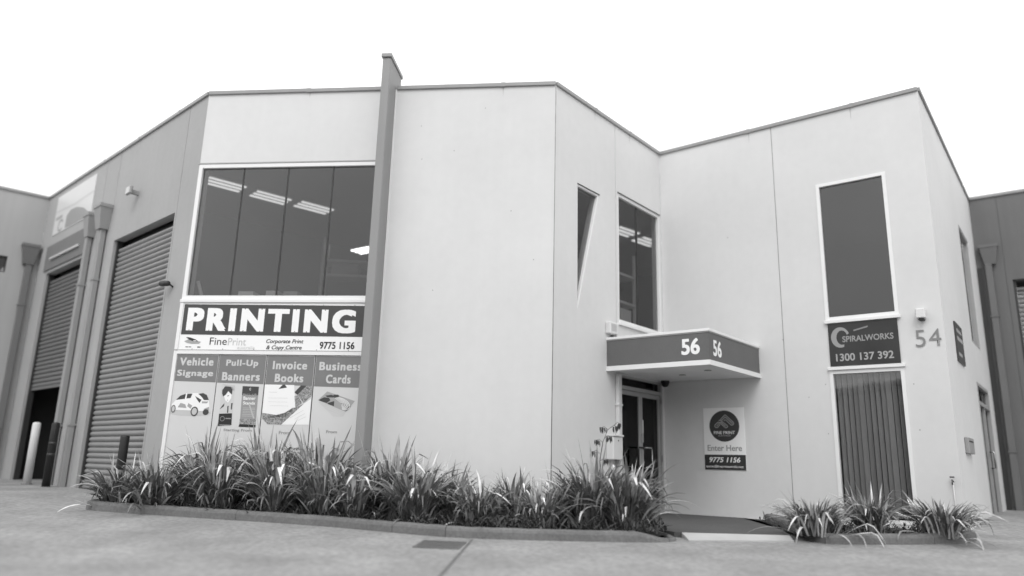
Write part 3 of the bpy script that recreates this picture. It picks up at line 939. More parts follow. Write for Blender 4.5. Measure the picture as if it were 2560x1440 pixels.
polys('car_picture', AB, [[(0.18, 1.53), (0.22, 1.60), (0.30, 1.58), (0.33, 1.52)], [(0.57, 1.63), (0.68, 1.63), (0.66, 1.60), (0.58, 1.60)], [(0.623, 1.514), (0.704, 1.546), (0.704, 1.466), (0.618, 1.474)], [(0.35, 1.60), (0.42, 1.56), (0.40, 1.51), (0.34, 1.55)]], L3, 'print_mid', p0)
polys('car_picture', AB, [ell(0.112, 1.505, 0.037, 0.060), ell(0.468, 1.470, 0.062, 0.075), ell(0.658, 1.462, 0.05, 0.045)], L4, 'print_dark', p0)
polys('car_picture', AB, [ell(0.112, 1.505, 0.025, 0.045), ell(0.468, 1.470, 0.043, 0.055)], 0.0255, 'print_light', p0)
# two banners
poly('banner_picture', AB, [(0.87, 1.907), (1.093, 1.89), (1.109, 1.27), (0.888, 1.245)], L1, 'print_off', p1)
poly('banner_picture', AB, [(0.886, 1.905), (1.09, 1.89), (1.094, 1.80), (1.06, 1.86), (0.95, 1.88)], L2, 'print_light', p1)
poly('banner_picture', AB, [(0.89, 1.811), (0.93, 1.872), (1.027, 1.868), (1.06, 1.813), (1.058, 1.743), (1.022, 1.772), (0.991, 1.802), (0.957, 1.741), (0.918, 1.71), (0.894, 1.76)], L3, 'print_dark', p1)
poly('banner_picture', AB, [(0.927, 1.72), (0.957, 1.741), (0.991, 1.79), (1.022, 1.772), (1.05, 1.75), (1.053, 1.692), (1.009, 1.616), (0.962, 1.65)], L2, 'print_white', p1)
polys('banner_picture', AB, [[(0.884, 1.514), (0.919, 1.569), (0.951, 1.61), (0.947, 1.56), (0.894, 1.519)], [(1.005, 1.561), (1.025, 1.571), (1.031, 1.457), (1.012, 1.456)], [(1.063, 1.612), (1.087, 1.612), (1.085, 1.512), (1.067, 1.512)], [(0.985, 1.725), (1.012, 1.735), (1.01, 1.722), (0.987, 1.715)], [(0.98, 1.655), (1.005, 1.66), (1.0, 1.65)]], L3, 'print_dark', p1)
poly('banner_picture', AB, [(0.882, 1.441), (1.095, 1.453), (1.106, 1.273), (0.888, 1.248)], L3, 'print_black', p1)
polys('banner_picture', AB, stroke(ell(0.945, 1.365, 0.035, 0.035, 14), 0.008, True) + [rect(0.998, 1.085, 1.362, 1.378), rect(0.91, 1.09, 1.262, 1.274)], L4, 'print_grey', p1)
poly('banner_picture', AB, [(1.22, 1.881), (1.49, 1.875), (1.499, 1.292), (1.238, 1.287)], L1, 'print_grey', p1)
poly('banner_picture', AB, [(1.22, 1.881), (1.49, 1.875), (1.492, 1.74), (1.225, 1.74)], L2, 'print_dark', p1)
poly('banner_picture', AB, [(1.232, 1.366), (1.496, 1.371), (1.499, 1.292), (1.236, 1.287)], L2, 'print_weave', p1)
poly('banner_picture', AB, [(1.233, 1.287), (1.502, 1.283), (1.503, 1.241), (1.227, 1.245)], L3, 'print_black', p1)
polys('banner_picture', AB, [[(1.356, 1.587), (1.377, 1.587), (1.474, 1.38), (1.447, 1.38)]] + [rect(1.265, 1.465, 1.535 - 0.025 * k, 1.542 - 0.025 * k) for k in range(6)], L3, 'print_light', p1)
polys('banner_picture', AB, stroke(ell(1.354, 1.835, 0.014, 0.016, 10, 60, 320), 0.008), L3, 'print_white', p1)
text('lettering', AB, 'PULL-UP', 1.25, 1.735, 1.462, 1.762, L3, 'print_light', p1, spacing=1.25)
text('lettering', AB, 'Banner', 1.255, 1.665, 1.456, 1.718, L3, 'print_white', p1, bold=0.01, heavy=0.012)
text('lettering', AB, 'Stands', 1.258, 1.592, 1.455, 1.640, L3, 'print_white', p1, bold=0.01, heavy=0.012)
text('lettering', AB, 'Starting From', 0.985, 1.163, 1.45, 1.215, L1, 'print_grey', p1, bold=0.01, heavy=0.012)
# sheets of paper
poly('paper_picture', AB, [(1.587, 1.912), (2.067, 1.909), (2.117, 1.56), (2.076, 1.555), (2.077, 1.49), (2.004, 1.489), (1.996, 1.42), (1.59, 1.467)], L2, 'print_white', p2)
polys('paper_picture', AB, [[(1.815, 1.843), (1.878, 1.911), (1.915, 1.911), (1.953, 1.869)], [(2.081, 1.794), (2.177, 1.905), (2.271, 1.901), (2.134, 1.757)]], L3, 'print_dark', p2)
polys('paper_picture', AB, [[(2.271, 1.901), (2.362, 1.898), (2.362, 1.743), (2.245, 1.632), (2.134, 1.757)], [(2.087, 1.739), (2.14, 1.749), (2.219, 1.631), (2.127, 1.56), (2.116, 1.57)], [(1.59, 1.467), (1.996, 1.42), (2.004, 1.489), (2.077, 1.49), (2.076, 1.555), (2.127, 1.56), (2.246, 1.617), (1.915, 1.292), (1.691, 1.296), (1.599, 1.378)]], L3, 'print_weave', p2)
poly('paper_picture', AB, [(2.246, 1.617), (2.362, 1.703), (2.362, 1.3), (1.915, 1.292)], L2, 'print_white', p2)
polys('paper_picture', AB, [rect(1.66, 1.80, 1.79, 1.794), rect(1.66, 1.98, 1.70, 1.703), rect(1.66, 1.98, 1.64, 1.643), rect(1.70, 2.0, 1.58, 1.583)] + stroke([(2.05, 1.40), (2.25, 1.52)], 0.004) + stroke([(2.12, 1.38), (2.28, 1.47)], 0.004) + stroke([(2.18, 1.36), (2.30, 1.42)], 0.004), L4, 'print_light', p2)
text('lettering', AB, 'From', 1.89, 1.147, 2.07, 1.196, L1, 'print_grey', p2, bold=0.01, heavy=0.012)
# card stack
poly('card_picture', AB, [(2.473, 1.68), (2.935, 1.506), (2.899, 1.437), (2.736, 1.434), (2.503, 1.636)], L1, 'print_off', p3)
polys('card_picture', AB, stroke([(2.49, 1.655), (2.92, 1.49)], 0.004) + stroke([(2.53, 1.61), (2.91, 1.47)], 0.004) + stroke([(2.60, 1.55), (2.90, 1.45)], 0.004), L2, 'print_light', p3)
poly('card_picture', AB, [(2.473, 1.68), (2.611, 1.817), (3.064, 1.675), (2.935, 1.506)], L2, 'print_mid', p3)
polys('card_picture', AB, [[(2.586, 1.752), (2.687, 1.768), (2.72, 1.749), (2.712, 1.724), (2.619, 1.727)], [(2.718, 1.769), (2.79, 1.77), (2.812, 1.75), (2.774, 1.715), (2.711, 1.729)], [(2.497, 1.69), (2.567, 1.726), (2.65, 1.718), (2.674, 1.679), (2.616, 1.638), (2.49, 1.674)], [(2.626, 1.638), (2.737, 1.67), (2.738, 1.591), (2.649, 1.619)], [(2.927, 1.533), (2.979, 1.595), (3.009, 1.595), (2.953, 1.526)]], L3, 'print_dark', p3)
fp = []
for k in range(5):
    ru, rz = 0.03 + 0.027 * k, 0.018 + 0.016 * k
    fp += stroke([(2.853 + ru * math.cos(R(a)) + 0.0 * a, 1.632 + rz * math.sin(R(a)) - 0.28 * ru * math.cos(R(a))) for a in range(-80, 150, 20)], 0.010)
polys('card_picture', AB, fp, L4, 'print_white', p3)
text('lettering', AB, 'From', 2.646, 1.178, 2.82, 1.222, L1, 'print_grey', p3, bold=0.01, heavy=0.012)

# Enter Here board
es_ = board('entry_sign', CD, 0.755, 1.505, 0.785, 1.863, 'print_white', 'white Enter Here sign board with dark round logo beside the entrance door', off0=0.002, off1=0.012)
poly('sign_ground', CD, rect(0.757, 1.503, 0.787, 1.046), 0.0135, 'print_black', es_)
poly('logo_disc', CD, ell(1.139, 1.543, 0.274, 0.272, 48), 0.0135, 'charcoal', es_)
l1 = [(1.076, 1.655), (1.150, 1.730), (1.163, 1.736), (1.176, 1.730), (1.310, 1.605), (1.316, 1.585), (1.305, 1.565), (1.285, 1.556), (1.262, 1.563), (1.175, 1.648), (1.163, 1.652), (1.140, 1.635)]
l2 = [(1.103, 1.645), (1.163, 1.703), (1.290, 1.585)]
l3 = [(1.046, 1.643), (1.080, 1.640), (1.195, 1.553), (1.203, 1.535), (1.190, 1.516), (1.168, 1.512), (1.150, 1.520), (1.066, 1.600), (1.030, 1.612), (0.975, 1.567), (0.966, 1.545), (0.978, 1.522), (1.002, 1.516), (1.022, 1.525), (1.066, 1.572)]
l4 = [(1.000, 1.545), (1.050, 1.592), (1.085, 1.612), (1.168, 1.537)]
polys('logo_mark', CD, stroke(l1, 0.013) + stroke(l2, 0.013) + stroke(l3, 0.013) + stroke(l4, 0.011), 0.0150, 'print_mid', es_)
text('lettering', CD, 'FINE PRINT', 0.945, 1.402, 1.330, 1.455, 0.015, 'print_white', es_, bold=0.0, heavy=0.008)
text('lettering', CD, 'AUSTRALIA', 1.02, 1.362, 1.252, 1.390, 0.015, 'print_mid', es_, bold=0.006)
text('lettering', CD, 'Enter Here', 0.816, 1.110, 1.444, 1.213, 0.0135, 'print_grey', es_, bold=0.01, heavy=0.008)
text('lettering', CD, '9775 1156', 0.845, 0.915, 1.405, 1.003, 0.015, 'print_white', es_, bold=0.01, heavy=0.012, shear=0.2)
text('lettering', CD, 'quotes@fineprintaustralia.com', 0.783, 0.815, 1.455, 0.868, 0.015, 'print_white', es_, bold=0.008)

# 54 sign between the stacked windows
s5 = board('shop_sign', CD, 3.005, 4.055, 2.490, 3.200, 'sign_54', 'dark shop sign with pale swirl and phone number between the stacked windows', off0=0.002, off1=0.02)
sw = ell(3.19, 2.96, 0.145, 0.17, 26, 20, 290)
sw_in = ell(3.215, 2.955, 0.085, 0.12, 26, 20, 290)
polys('swirl', CD, [[sw[i], sw[i + 1], sw_in[i + 1], sw_in[i]] for i in range(26)], 0.0215, 'print_grey', s5)
polys('swirl', CD, [[(3.40, 3.07), (3.62, 3.12), (3.62, 3.095), (3.40, 3.045)]], 0.0215, 'numeral', s5)
text('lettering', CD, 'SPIRALWORKS', 3.22, 2.875, 3.985, 2.975, 0.0225, 'print_grey', s5, bold=0.02, slant=0.0)
text('lettering', CD, '1300 137 392', 3.10, 2.565, 3.965, 2.690, 0.0215, 'print_mid', s5, bold=0.01, heavy=0.012)

hn = text('house_number', CD, '54', 4.285, 2.715, 4.640, 2.985, 0.012, 'numeral', None, bold=-0.004, spacing=1.1)
tag(hn, 'dark metal house number 54 on the pale corner wall', 'number')
sl = thing('wall_light', tuple(CD.p(4.41, 3.2)), 'small white box wall light above the house number 54', 'light')
wbox('housing', CD, 4.34, 4.47, 3.15, 3.30, 0.0, 0.14, 'plastic_white', sl, 0.012)
wbox('lamp_base', CD, 4.37, 4.45, 3.115, 3.148, 0.02, 0.11, 'charcoal', sl, 0.008)
tapo = thing('garden_tap', tuple(CD.p(4.58, 0.72)), 'small garden tap on the wall near the building corner', 'tap')
tube('pipe', [CD.p(4.585, 0.0, 0.02), CD.p(4.585, 0.70, 0.02)], 0.008, 'white_wall', tapo)
tube('spout', [CD.p(4.585, 0.70, 0.0), CD.p(4.585, 0.72, 0.08), CD.p(4.585, 0.66, 0.10)], 0.014, 'pipe_dark', tapo)
tube('knob', [CD.p(4.555, 0.765, 0.06), CD.p(4.615, 0.765, 0.06)], 0.012, 'pipe_dark', tapo)

# side wall of 54
d5 = board('directory_sign', DE, 1.10, 1.92, 2.62, 3.28, 'print_dark', 'grey directory sign high on the side wall right of the corner', off0=0.002, off1=0.025)
polys('print_rows', DE, [rect(1.18, 1.75, 3.12, 3.18), rect(1.18, 1.85, 2.98, 3.05), rect(1.18, 1.6, 2.72, 2.78)], 0.0265, 'print_mid', d5)
mb2 = thing('letter_box', tuple(DE.p(1.1, 1.1)), 'grey metal letter box on the side wall right of the corner', 'letterbox')
wbox('body', DE, 0.80, 1.45, 1.13, 1.38, 0.0, 0.06, 'pipe', mb2, 0.01)
wbox('slot', DE, 0.88, 1.38, 1.31, 1.33, 0.06, 0.063, 'charcoal', mb2)

# banner above the half open door
bn = board('banner_sign', JA, 0.76, 3.28, 5.86, 6.84, 'print_paper', 'faded picture banner above the half open roller door', off0=0.002, off1=0.012)
poly('picture', JA, [(1.62, 5.90), (1.63, 6.20), (1.85, 6.30), (2.25, 6.28), (2.75, 6.15), (3.1, 5.98), (3.1, 5.88), (1.8, 5.88)], 0.0135, 'print_grey', bn)
poly('picture', JA, [(0.80, 6.42), (2.2, 6.36), (3.25, 6.40), (3.25, 6.46), (2.0, 6.42), (0.80, 6.47)], 0.0135, 'print_light', bn)
polys('picture', JA, stroke(ell(1.28, 6.03, 0.16, 0.13, 14, 40, 320), 0.05) + [rect(0.85, 1.3, 6.22, 6.30)], 0.0140, 'print_mid', bn)
bl = thing('batten_light', tuple(JA.p(2.0, 5.2, 0.04)), 'thin pale batten light on the dark band above the half open roller door', 'light')
wbox('batten', JA, 1.09, 2.94, 5.20, 5.255, 0.031, 0.075, 'print_off', bl, 0.008)
wbox('bracket', JA, 1.95, 2.08, 5.19, 5.265, 0.031, 0.055, 'pipe_dark', bl)

# flood light and little camera on the grey wall
fl = thing('flood_light', tuple(JA.p(5.9, 5.8)), 'small square flood light on the grey wall above the closed roller door', 'light')
wbox('bracket', JA, 5.80, 5.86, 5.72, 5.80, 0.0, 0.16, 'pipe', fl)
wbox('housing', JA, 5.72, 5.94, 5.69, 5.86, 0.14, 0.20, 'pipe', fl, 0.02)
wbox('lens', JA, 5.74, 5.92, 5.71, 5.84, 0.201, 0.206, 'print_off', fl)
sc = thing('security_camera', tuple(JA.p(8.0, 3.6)), 'small dark bullet camera on the grey pier left of the big window', 'camera')
tube('arm', [JA.p(8.03, 3.56, 0.0), JA.p(8.03, 3.62, 0.10)], 0.015, 'charcoal', sc)
tube('body', [JA.p(8.06, 3.60, 0.10), JA.p(7.86, 3.62, 0.13)], [0.045, 0.05], 'charcoal', sc, 10)

# alarm siren and dome camera at the canopy
al = thing('alarm_box', tuple(BC.p(1.66, 3.05)), 'white louvred alarm box on the wall above the canopy corner', 'alarm')
wbox('housing', BC, 1.50, 1.76, 2.99, 3.20, 0.0, 0.10, 'plastic_white', al, 0.015)
for k in range(6):
    wbox('louvre', BC, 1.54, 1.70, 3.045 + 0.022 * k, 3.055 + 0.022 * k, 0.10, 0.106, 'print_light', al)
lathe('strobe', tuple(BC.p(1.68, 0, 0.06))[:2], [(0.02, 2.945), (0.042, 2.95), (0.045, 2.985), (0.04, 2.992)], 'pipe_dark', al, 14)
dc = thing('dome_camera', tuple(BC.p(3.36, 2.30, 0.12)), 'black dome camera under the canopy above the entrance door', 'camera')
pc_ = BC.p(3.36, 0, 0.12)
lathe('dome', (pc_.x, pc_.y), [(0.012, 2.255), (0.045, 2.265), (0.065, 2.295), (0.07, 2.33)], 'black', dc, 16)
lathe('base', (pc_.x, pc_.y), [(0.08, 2.33), (0.08, 2.37)], 'black', dc, 16)

# white letter box and stake beside the entrance
mb = thing('letter_box', tuple(BC.p(1.7, 0.9)), 'white letter box on the wall left of the entrance door, behind the plants', 'letterbox')
wbox('body', BC, 1.50, 1.79, 0.90, 1.27, 0.004, 0.15, 'plastic_white', mb, 0.01)
wbox('lid', BC, 1.49, 1.80, 1.275, 1.305, 0.004, 0.17, 'plastic_white', mb, 0.006)
wbox('lock', BC, 1.64, 1.66, 1.20, 1.22, 0.15, 0.156, 'charcoal', mb)
wbox('intercom', BC, 1.93, 1.98, 1.02, 1.32, 0.011, 0.03, 'alu', mb)
st = lathe('garden_stake', (1.44, 10.35), [(0.012, -0.05), (0.016, 0.55), (0.03, 0.60), (0.034, 0.78), (0.012, 0.80), (0.01, 0.81)], 'plastic_white', None, 12)
tag(st, 'white garden stake standing among leaves near the entrance door', 'stake')

# bollards by the roller doors
def bollard(x, y, z0, h, r, material, label, cap=True):
    t = thing('bollard', (x, y, z0), label, 'bollard', 'bollards by the roller doors')
    lathe('post', (x, y), [(r, z0 - 0.05), (r, z0 + h - r * 0.5), (r * 0.9, z0 + h - r * 0.2), (r * 0.5, z0 + h)], material, t)
    lathe('base_plate', (x, y), [(r * 1.35, z0 - 0.02), (r * 1.35, z0 + 0.012)], 'pipe_dark', t)
    return t
bollard(-9.45, 15.13, 0.17, 1.20, 0.075, 'bollard_white', 'white round bollard at the half open roller door')
t = bollard(-8.63, 14.40, 0.15, 1.20, 0.072, 'black', 'black round bollard left of the closed roller door')
for z in (0.93, 0.72):
    lathe('reflector_band', (-8.63, 14.40), [(0.0735, z), (0.0735, z + 0.05)], 'charcoal', t)
t = bollard(-6.30, 12.46, 0.10, 0.98, 0.060, 'pipe', 'grey bollard with black sleeve before the closed roller door')
lathe('sleeve', (-6.30, 12.46), [(0.066, 0.54), (0.070, 0.56), (0.070, 1.06), (0.062, 1.085), (0.03, 1.09)], 'black', t)

# ------------------------------------------------------------------ inside the lit upper room
def troffer(cx, cy, ang, z=6.27, w=0.54, l=0.80, bright='tube', label=None, grp='ceiling lights in the upper office'):
    d = Vector((math.cos(ang), math.sin(ang)))
    W = Wall((cx - d.x * l / 2, cy - d.y * l / 2), (cx + d.x * l / 2, cy + d.y * l / 2))
    t = thing('ceiling_light', (cx, cy, z), label, 'light', grp)
    wbox('tray', W, 0, l, z - 0.035, z, -w / 2, w / 2, 'print_grey', t)
    for k in range(3):
        o = -w / 2 + w * (k + 0.5) / 3
        wbox('tube', W, 0.02, l - 0.02, z - 0.055, z - 0.036, o - 0.032, o + 0.032, bright, t)
    return t
ANG = math.atan2(0.66, 0.74)
for (x, y), lb in zip(((-5.96, 14.33), (-5.23, 15.04), (-4.45, 15.62)), ('leftmost louvred ceiling light seen through the big upper window', 'middle louvred ceiling light seen through the big upper window', 'right louvred ceiling light seen through the big upper window')):
    troffer(x, y, ANG, label=lb)
troffer(2.62, 16.75, ANG, w=0.5, l=0.75, label='left ceiling light seen through the two pane window above the canopy')
troffer(3.30, 17.50, ANG, w=0.5, l=0.75, label='right ceiling light seen through the two pane window above the canopy')
troffer(-3.50, 16.8, R(-35), z=5.66, w=0.40, l=0.62, bright='tube_bright', label='bright hanging light in the far right pane of the big window')

def rack(name, c, ang, w, levels, z0, label, boxlist):
    d = Vector((math.cos(ang), math.sin(ang)))
    W = Wall((c[0], c[1]), (c[0] + d.x * w, c[1] + d.y * w))
    t = thing(name, (c[0], c[1], z0), label, 'shelf')
    top = levels[-1] + 0.5
    for u in (0.0, w - 0.05):
        for o in (0.0, -0.45):
            wbox('post', W, u, u + 0.05, z0, top, o - 0.05, o, 'print_light', t)
    for z in levels:
        wbox('shelf_board', W, 0, w, z, z + 0.05, -0.48, 0.002, 'print_light', t)
    for (u0, u1, lv, h, mt, lb) in boxlist:
        bx = wbox('carton', W, u0, u1, levels[lv] + 0.052, levels[lv] + 0.052 + h, -0.42, -0.03, mt)
        tag(bx, lb, 'box')
    return t
rack('storage_rack', (-3.80, 14.2), R(4), 1.7, [3.50, 4.32, 4.62], 2.96, 'pale storage rack inside the rightmost pane of the big window',
     [(0.20, 0.72, 1, 0.22, 'cardboard', 'grey carton on the storage rack inside the big window'), (0.80, 1.15, 0, 0.25, 'interior_pale', 'pale carton on the low rack shelf inside the big window')])
rack('storage_rack', tuple(BC.p(1.75, 0, -0.55))[:2], math.atan2(BC.d.y, BC.d.x), 1.75, [3.42, 3.86, 4.42], 2.96, 'storage rack of cartons inside the two pane window above the canopy',
     [(0.1, 0.5, 0, 0.40, 'interior_pale', 'pale carton low on the rack behind the two pane window'), (0.6, 1.0, 1, 0.3, 'cardboard', 'grey carton mid rack behind the two pane window'), (0.2, 0.45, 2, 0.25, 'interior_pale', 'pale carton high on the rack behind the two pane window'), (0.1, 0.42, 1, 0.24, 'print_paper', 'white carton on the middle shelf behind the two pane window'), (0.75, 1.1, 2, 0.22, 'cardboard', 'grey carton on the top shelf behind the two pane window'), (1.2, 1.6, 0, 0.3, 'print_paper', 'white carton low right on the rack behind the two pane window')])
for (u0, u1, h, o, mt, lb) in ((0.88, 1.14, 0.065, 0.0, 'print_paper', 'flat white box on the sill of the second window pane'), (1.36, 1.56, 0.075, 0.0, 'print_paper', 'short white box on the sill beside the middle mullion'), (1.66, 1.90, 0.065, 0.0, 'interior_pale', 'grey box on the sill of the third window pane')):
    bx = wbox('paper_box', AB, u0, u1, 3.356, 3.40 + h, -0.40, -0.15, mt)
    tag(bx, lb, 'box')
tag(tube('leaning_pole', [AB.p(0.32, 3.0, -0.3), AB.p(0.10, 3.66, -0.24)], 0.03, 'print_light'), 'pale pole leaning inside the left corner of the big window', 'pole')

# ------------------------------------------------------------------ plants
rnd = random.Random(11)
def blade(bm, origin, rot, L, w, a0, a1, pw, twist, fold, kink=None, segs=9):
    """one strap leaf: it rises at a0 and bends over to a1 (degrees from vertical)"""
    x, z = 0.0, 0.0
    ang = a0
    prev = None
    cr, sr = math.cos(rot), math.sin(rot)
    for i in range(segs + 1):
        t = i / segs
        ang = R(a0 + (a1 - a0) * t ** pw)
        if kink and t > kink:
            ang = R(min(172, math.degrees(ang) + 75 * min(1, (t - kink) / 0.16)))
        ww = w * (0.55 + 0.45 * math.sin(min(1, t * 1.8) * math.pi / 2)) * (1 if t < 0.55 else max(0.02, 1 - ((t - 0.55) / 0.45) ** 1.6))
        tw = twist * t
        nx, nz = -math.cos(ang), math.sin(ang)
        pts = []
        for s in (-1, 0, 1):
            yy = s * ww / 2 * math.cos(tw)
            off = s * ww / 2 * math.sin(tw) + (fold * ww if s == 0 else 0)
            px, pz = x - nx * off * -1 if False else x + nx * off, z + nz * off
            pts.append(bm.verts.new((origin[0] + px * cr - yy * sr, origin[1] + px * sr + yy * cr, origin[2] + pz)))
        if prev:
            for k in range(2):
                bm.faces.new((prev[k], prev[k + 1], pts[k + 1], pts[k]))
        prev = pts
        x += math.sin(ang) * L / segs
        z += math.cos(ang) * L / segs

def mesh_from(bm, name, material):
    for f in bm.faces:
        f.smooth = True
    me = bpy.data.meshes.new(name)
    bm.to_mesh(me); bm.free()
    me.materials.append(MATS[material])
    return me

LEAVES, PALE = [], []
for i in range(28):
    kind = (0, 1, 2, 3, 1, 0, 2)[i % 7]
    bm = bmesh.new()
    if kind == 0:
        a0, a1, pw, kk = rnd.uniform(2, 12), rnd.uniform(15, 38), 1.5, None
    elif kind == 1:
        a0, a1, pw, kk = rnd.uniform(5, 18), rnd.uniform(70, 115), 1.9, None
    elif kind == 2:
        a0, a1, pw, kk = rnd.uniform(3, 14), rnd.uniform(30, 60), 1.6, rnd.uniform(0.5, 0.75)
    else:
        a0, a1, pw, kk = rnd.uniform(18, 40), rnd.uniform(100, 140), 1.4, None
    blade(bm, (0, 0, 0), 0, 1.0, rnd.uniform(0.030, 0.050), a0, a1, pw, rnd.uniform(-0.9, 0.9), rnd.uniform(0.08, 0.25), kk, segs=10)
    LEAVES.append(mesh_from(bm, 'leaf', 'leaf'))
for i in range(7):                       # pale straps that fold over and hang
    bm = bmesh.new()
    blade(bm, (0, 0, 0), 0, 1.25, rnd.uniform(0.045, 0.062), rnd.uniform(3, 14), rnd.uniform(35, 70), 1.6, rnd.uniform(-0.5, 0.5), rnd.uniform(0.05, 0.15), rnd.uniform(0.46, 0.62), segs=14)
    PALE.append(mesh_from(bm, 'leaf', 'leaf_pale'))

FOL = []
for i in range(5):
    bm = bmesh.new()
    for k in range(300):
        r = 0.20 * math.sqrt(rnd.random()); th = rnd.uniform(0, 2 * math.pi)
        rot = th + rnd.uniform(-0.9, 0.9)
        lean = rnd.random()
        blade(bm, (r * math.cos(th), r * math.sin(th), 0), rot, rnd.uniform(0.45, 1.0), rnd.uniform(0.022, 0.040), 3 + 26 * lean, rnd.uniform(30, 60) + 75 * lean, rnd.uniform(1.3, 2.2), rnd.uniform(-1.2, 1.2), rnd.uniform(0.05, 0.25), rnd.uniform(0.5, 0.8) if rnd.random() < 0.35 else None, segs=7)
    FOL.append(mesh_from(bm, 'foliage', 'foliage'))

def plant(x, y, h, spread, nleaf, label, group, z=0.0, droop=0.0):
    t = thing('strap_leaf_plant', (x, y, z), label, 'plant', group)
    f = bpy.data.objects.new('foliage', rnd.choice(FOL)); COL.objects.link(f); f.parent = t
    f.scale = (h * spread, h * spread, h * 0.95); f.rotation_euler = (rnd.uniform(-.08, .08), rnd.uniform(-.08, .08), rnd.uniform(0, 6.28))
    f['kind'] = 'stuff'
    npale = rnd.randint(3, 5); nlow = rnd.randint(4, 7)
    for k in range(nleaf + npale + nlow):
        front = k >= nleaf                # straps and low blades that lean out over the kerb
        me = rnd.choice(PALE) if nleaf <= k < nleaf + npale else rnd.choice(LEAVES)
        o = bpy.data.objects.new('leaf', me); COL.objects.link(o); o.parent = t
        r = 0.20 * math.sqrt(rnd.random()); th = rnd.uniform(0, 2 * math.pi)
        s = h * rnd.uniform(0.72, 1.15)
        rot = th + rnd.uniform(-0.8, 0.8)
        tilt = rnd.uniform(-.12, .12) + droop
        if front:
            rot = -math.pi / 2 + rnd.uniform(-1.1, 1.1)
            th = rot
            s = h * rnd.uniform(0.55, 0.95)
            if k >= nleaf + npale:
                s = rnd.uniform(0.38, 0.62); tilt += rnd.uniform(0.5, 1.0); r = 0.22
        o.location = (r * math.cos(th) * spread, r * math.sin(th) * spread, 0)
        o.scale = (s * spread, s * rnd.uniform(0.85, 1.2) * (1.3 if s < 0.6 else 1.0), s)
        o.rotation_euler = (rnd.uniform(-.12, .12), tilt, rot)
    return t

GB = 'strap leaf plants along the garden bed'
GP = 'strap leaf plants in the small planter'
SP = [
 (-5.62, 11.28, 0.75, 1.20, 34, 'low sprawling plant at the far left end of the garden bed'),
 (-5.05, 11.05, 0.86, 1.10, 38, 'low plant second from the left end of the bed, before the poster frame edge'),
 (-4.50, 11.40, 1.23, 0.85, 42, 'tall plant right below the Vehicle Signage poster car'),
 (-4.05, 10.95, 1.04, 0.90, 42, 'front plant before the gap of the first two posters'),
 (-3.60, 11.35, 1.28, 0.85, 42, 'tall plant below the Pull-Up Banners poster'),
 (-3.20, 10.80, 1.10, 0.90, 44, 'front plant between the Pull-Up Banners and Invoice Books posters'),
 (-2.80, 11.25, 1.27, 0.85, 42, 'tall plant below the Invoice Books poster'),
 (-2.50, 10.55, 1.08, 0.90, 44, 'front plant below the Business Cards poster'),
 (-2.02, 10.35, 0.84, 0.95, 40, 'dark plant at the foot of the tall grey fin'),
 (-1.62, 10.75, 1.12, 0.90, 46, 'arching plant just right of the tall grey fin'),
 (-1.18, 10.12, 0.92, 0.95, 44, 'front plant second right of the fin above the drain grate'),
 (-0.78, 10.65, 0.83, 0.90, 40, 'plant third right of the fin before the plain wall'),
 (-0.36, 9.92, 0.70, 0.95, 42, 'low plant behind the kerb joint before the plain wall'),
 (0.10, 10.40, 0.76, 0.85, 38, 'spiky plant before the middle of the plain wall'),
 (0.45, 9.86, 0.64, 0.95, 40, 'low plant left of the building corner joint'),
 (0.82, 10.40, 0.81, 0.85, 38, 'plant at the building corner joint'),
 (1.12, 9.95, 1.02, 0.95, 48, 'tall plant with a dry flower stalk left of the entrance door'),
 (1.55, 9.85, 0.96, 0.98, 60, 'big arching plant at the right end of the garden bed by the door'),
]
for (x, y, h, s, n, lb) in SP:
    pl = plant(x, y, h, s, n, lb, GB)
    if 'flower stalk' in lb:
        FPL = pl
for (x, y, h, s, n, lb, dr) in ((3.92, 9.80, 0.56, 1.35, 56, 'leftmost round plant of the planter below the blinds window', 0.25), (4.85, 10.25, 0.66, 1.05, 44, 'middle grassy plant of the planter below the blinds window', 0.0), (5.62, 9.98, 0.60, 1.35, 56, 'rightmost drooping plant of the planter, nearest the building corner', 0.25)):
    plant(x, y, h, s, n, lb, GP, droop=dr)

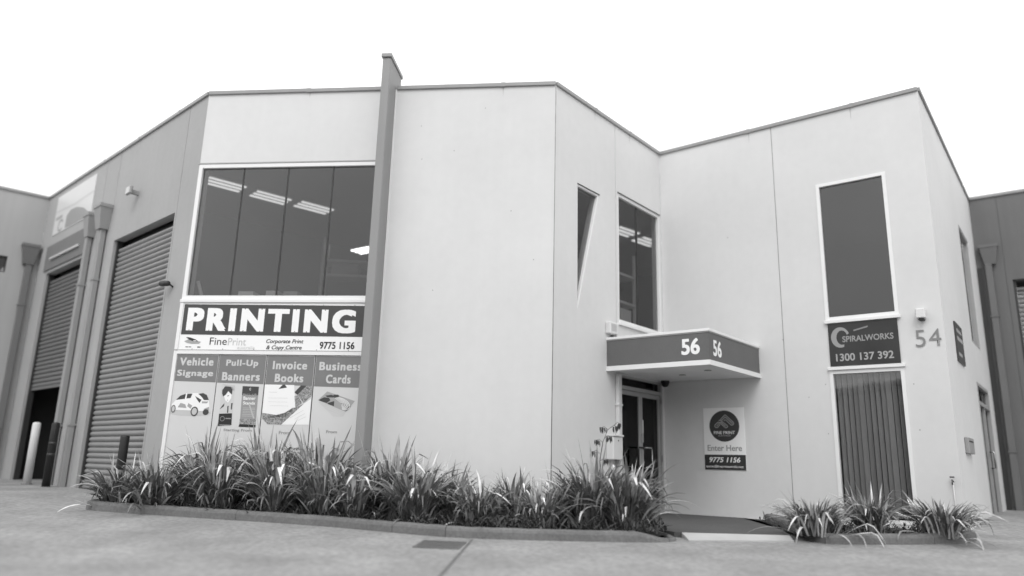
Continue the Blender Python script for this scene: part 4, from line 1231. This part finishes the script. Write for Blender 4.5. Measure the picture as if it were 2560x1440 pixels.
# dry flower stalk with hanging pods, part of its plant
bm = bmesh.new()
base = Vector((1.22, 10.2, 0.0))
stem = [base + Vector((0.0, 0, 0)), base + Vector((0.03, 0, 0.5)), base + Vector((0.02, 0, 0.85)), base + Vector((0.06, 0, 1.10)), base + Vector((0.13, 0, 1.27)), base + Vector((0.21, 0.0, 1.33))]
sweep(bm, stem, [0.008, 0.007, 0.006, 0.005, 0.004, 0.003], 5)
for k, (b, side) in enumerate(((stem[2] + Vector((0, 0, .1)), -1), (stem[3], -1), (stem[3] + Vector((.02, 0, .05)), 1), (stem[4], -1), (stem[4] + Vector((.03, 0, .02)), 1), (stem[5], 1), (stem[2], 1))):
    tip = b + Vector((side * 0.10, rnd.uniform(-.04, .04), 0.02))
    sweep(bm, [b, b + Vector((side * 0.05, 0, 0.04)), tip], 0.003, 4)
    for q in range(13):
        p = b.lerp(tip, rnd.uniform(0.4, 1.05)) + Vector((rnd.uniform(-.02, .02), rnd.uniform(-.02, .02), 0.01))
        e = p + Vector((rnd.uniform(-.015, .015), rnd.uniform(-.015, .015), -rnd.uniform(0.05, 0.09)))
        sweep(bm, [p, p.lerp(e, 0.55), e], [0.003, 0.0075, 0.001], 4)
o = bm_obj('flower_stalk', bm, 'stalk', FPL)
# small dry twig at the foot of the fin
bm = bmesh.new()
b0 = Vector((-2.0, 10.75, 0.35))
tw = [b0, b0 + Vector((-0.05, 0, 0.2)), b0 + Vector((-0.13, 0, 0.36)), b0 + Vector((-0.22, 0, 0.42))]
sweep(bm, [Vector((-1.98, 10.75, 0.0))] + tw, 0.005, 5)
for k in range(8):
    p = tw[1].lerp(tw[3], k / 8)
    sweep(bm, [p, p + Vector((-0.05, 0, -0.03 - 0.02 * (k % 2))), p + Vector((-0.07, 0, -0.06))], 0.003, 4)
tag(bm_obj('dry_twig', bm, 'stalk'), 'thin dark dry twig before the foot of the tall grey fin', 'twig')

# leaf litter and low ground cover: nobody could count it
def cover(name, pg, n, label, seed, hmin, hmax, xr, yr):
    rr = random.Random(seed)
    bm = bmesh.new()
    k = 0
    while k < n:
        x, y = rr.uniform(*xr), rr.uniform(*yr)
        if not inside((x, y), pg):
            continue
        k += 1
        z = rr.uniform(0.0, 0.05)
        blade(bm, (x, y, z), rr.uniform(0, 6.28), rr.uniform(hmin, hmax), rr.uniform(0.012, 0.03), rr.uniform(5, 70), rr.uniform(60, 120), 1.3, rr.uniform(-1, 1), 0.15, segs=3)
    o = link(name, mesh_from(bm, name, 'litter'), None)
    tag(o, label, 'ground cover', kind='stuff')
cover('ground_cover', BED, 4600, 'low tangled ground cover and leaf litter in the garden bed', 3, 0.08, 0.32, (-6, 2), (9.3, 12.2))
cover('ground_cover', [(3.72, 9.62), (5.15, 9.8), (6.2, 10.3), (6.3, 11.0), (4.1, 12.6)], 700, 'low ground cover in the small planter below the blinds window', 4, 0.05, 0.16, (3.7, 6.3), (9.6, 12.6))
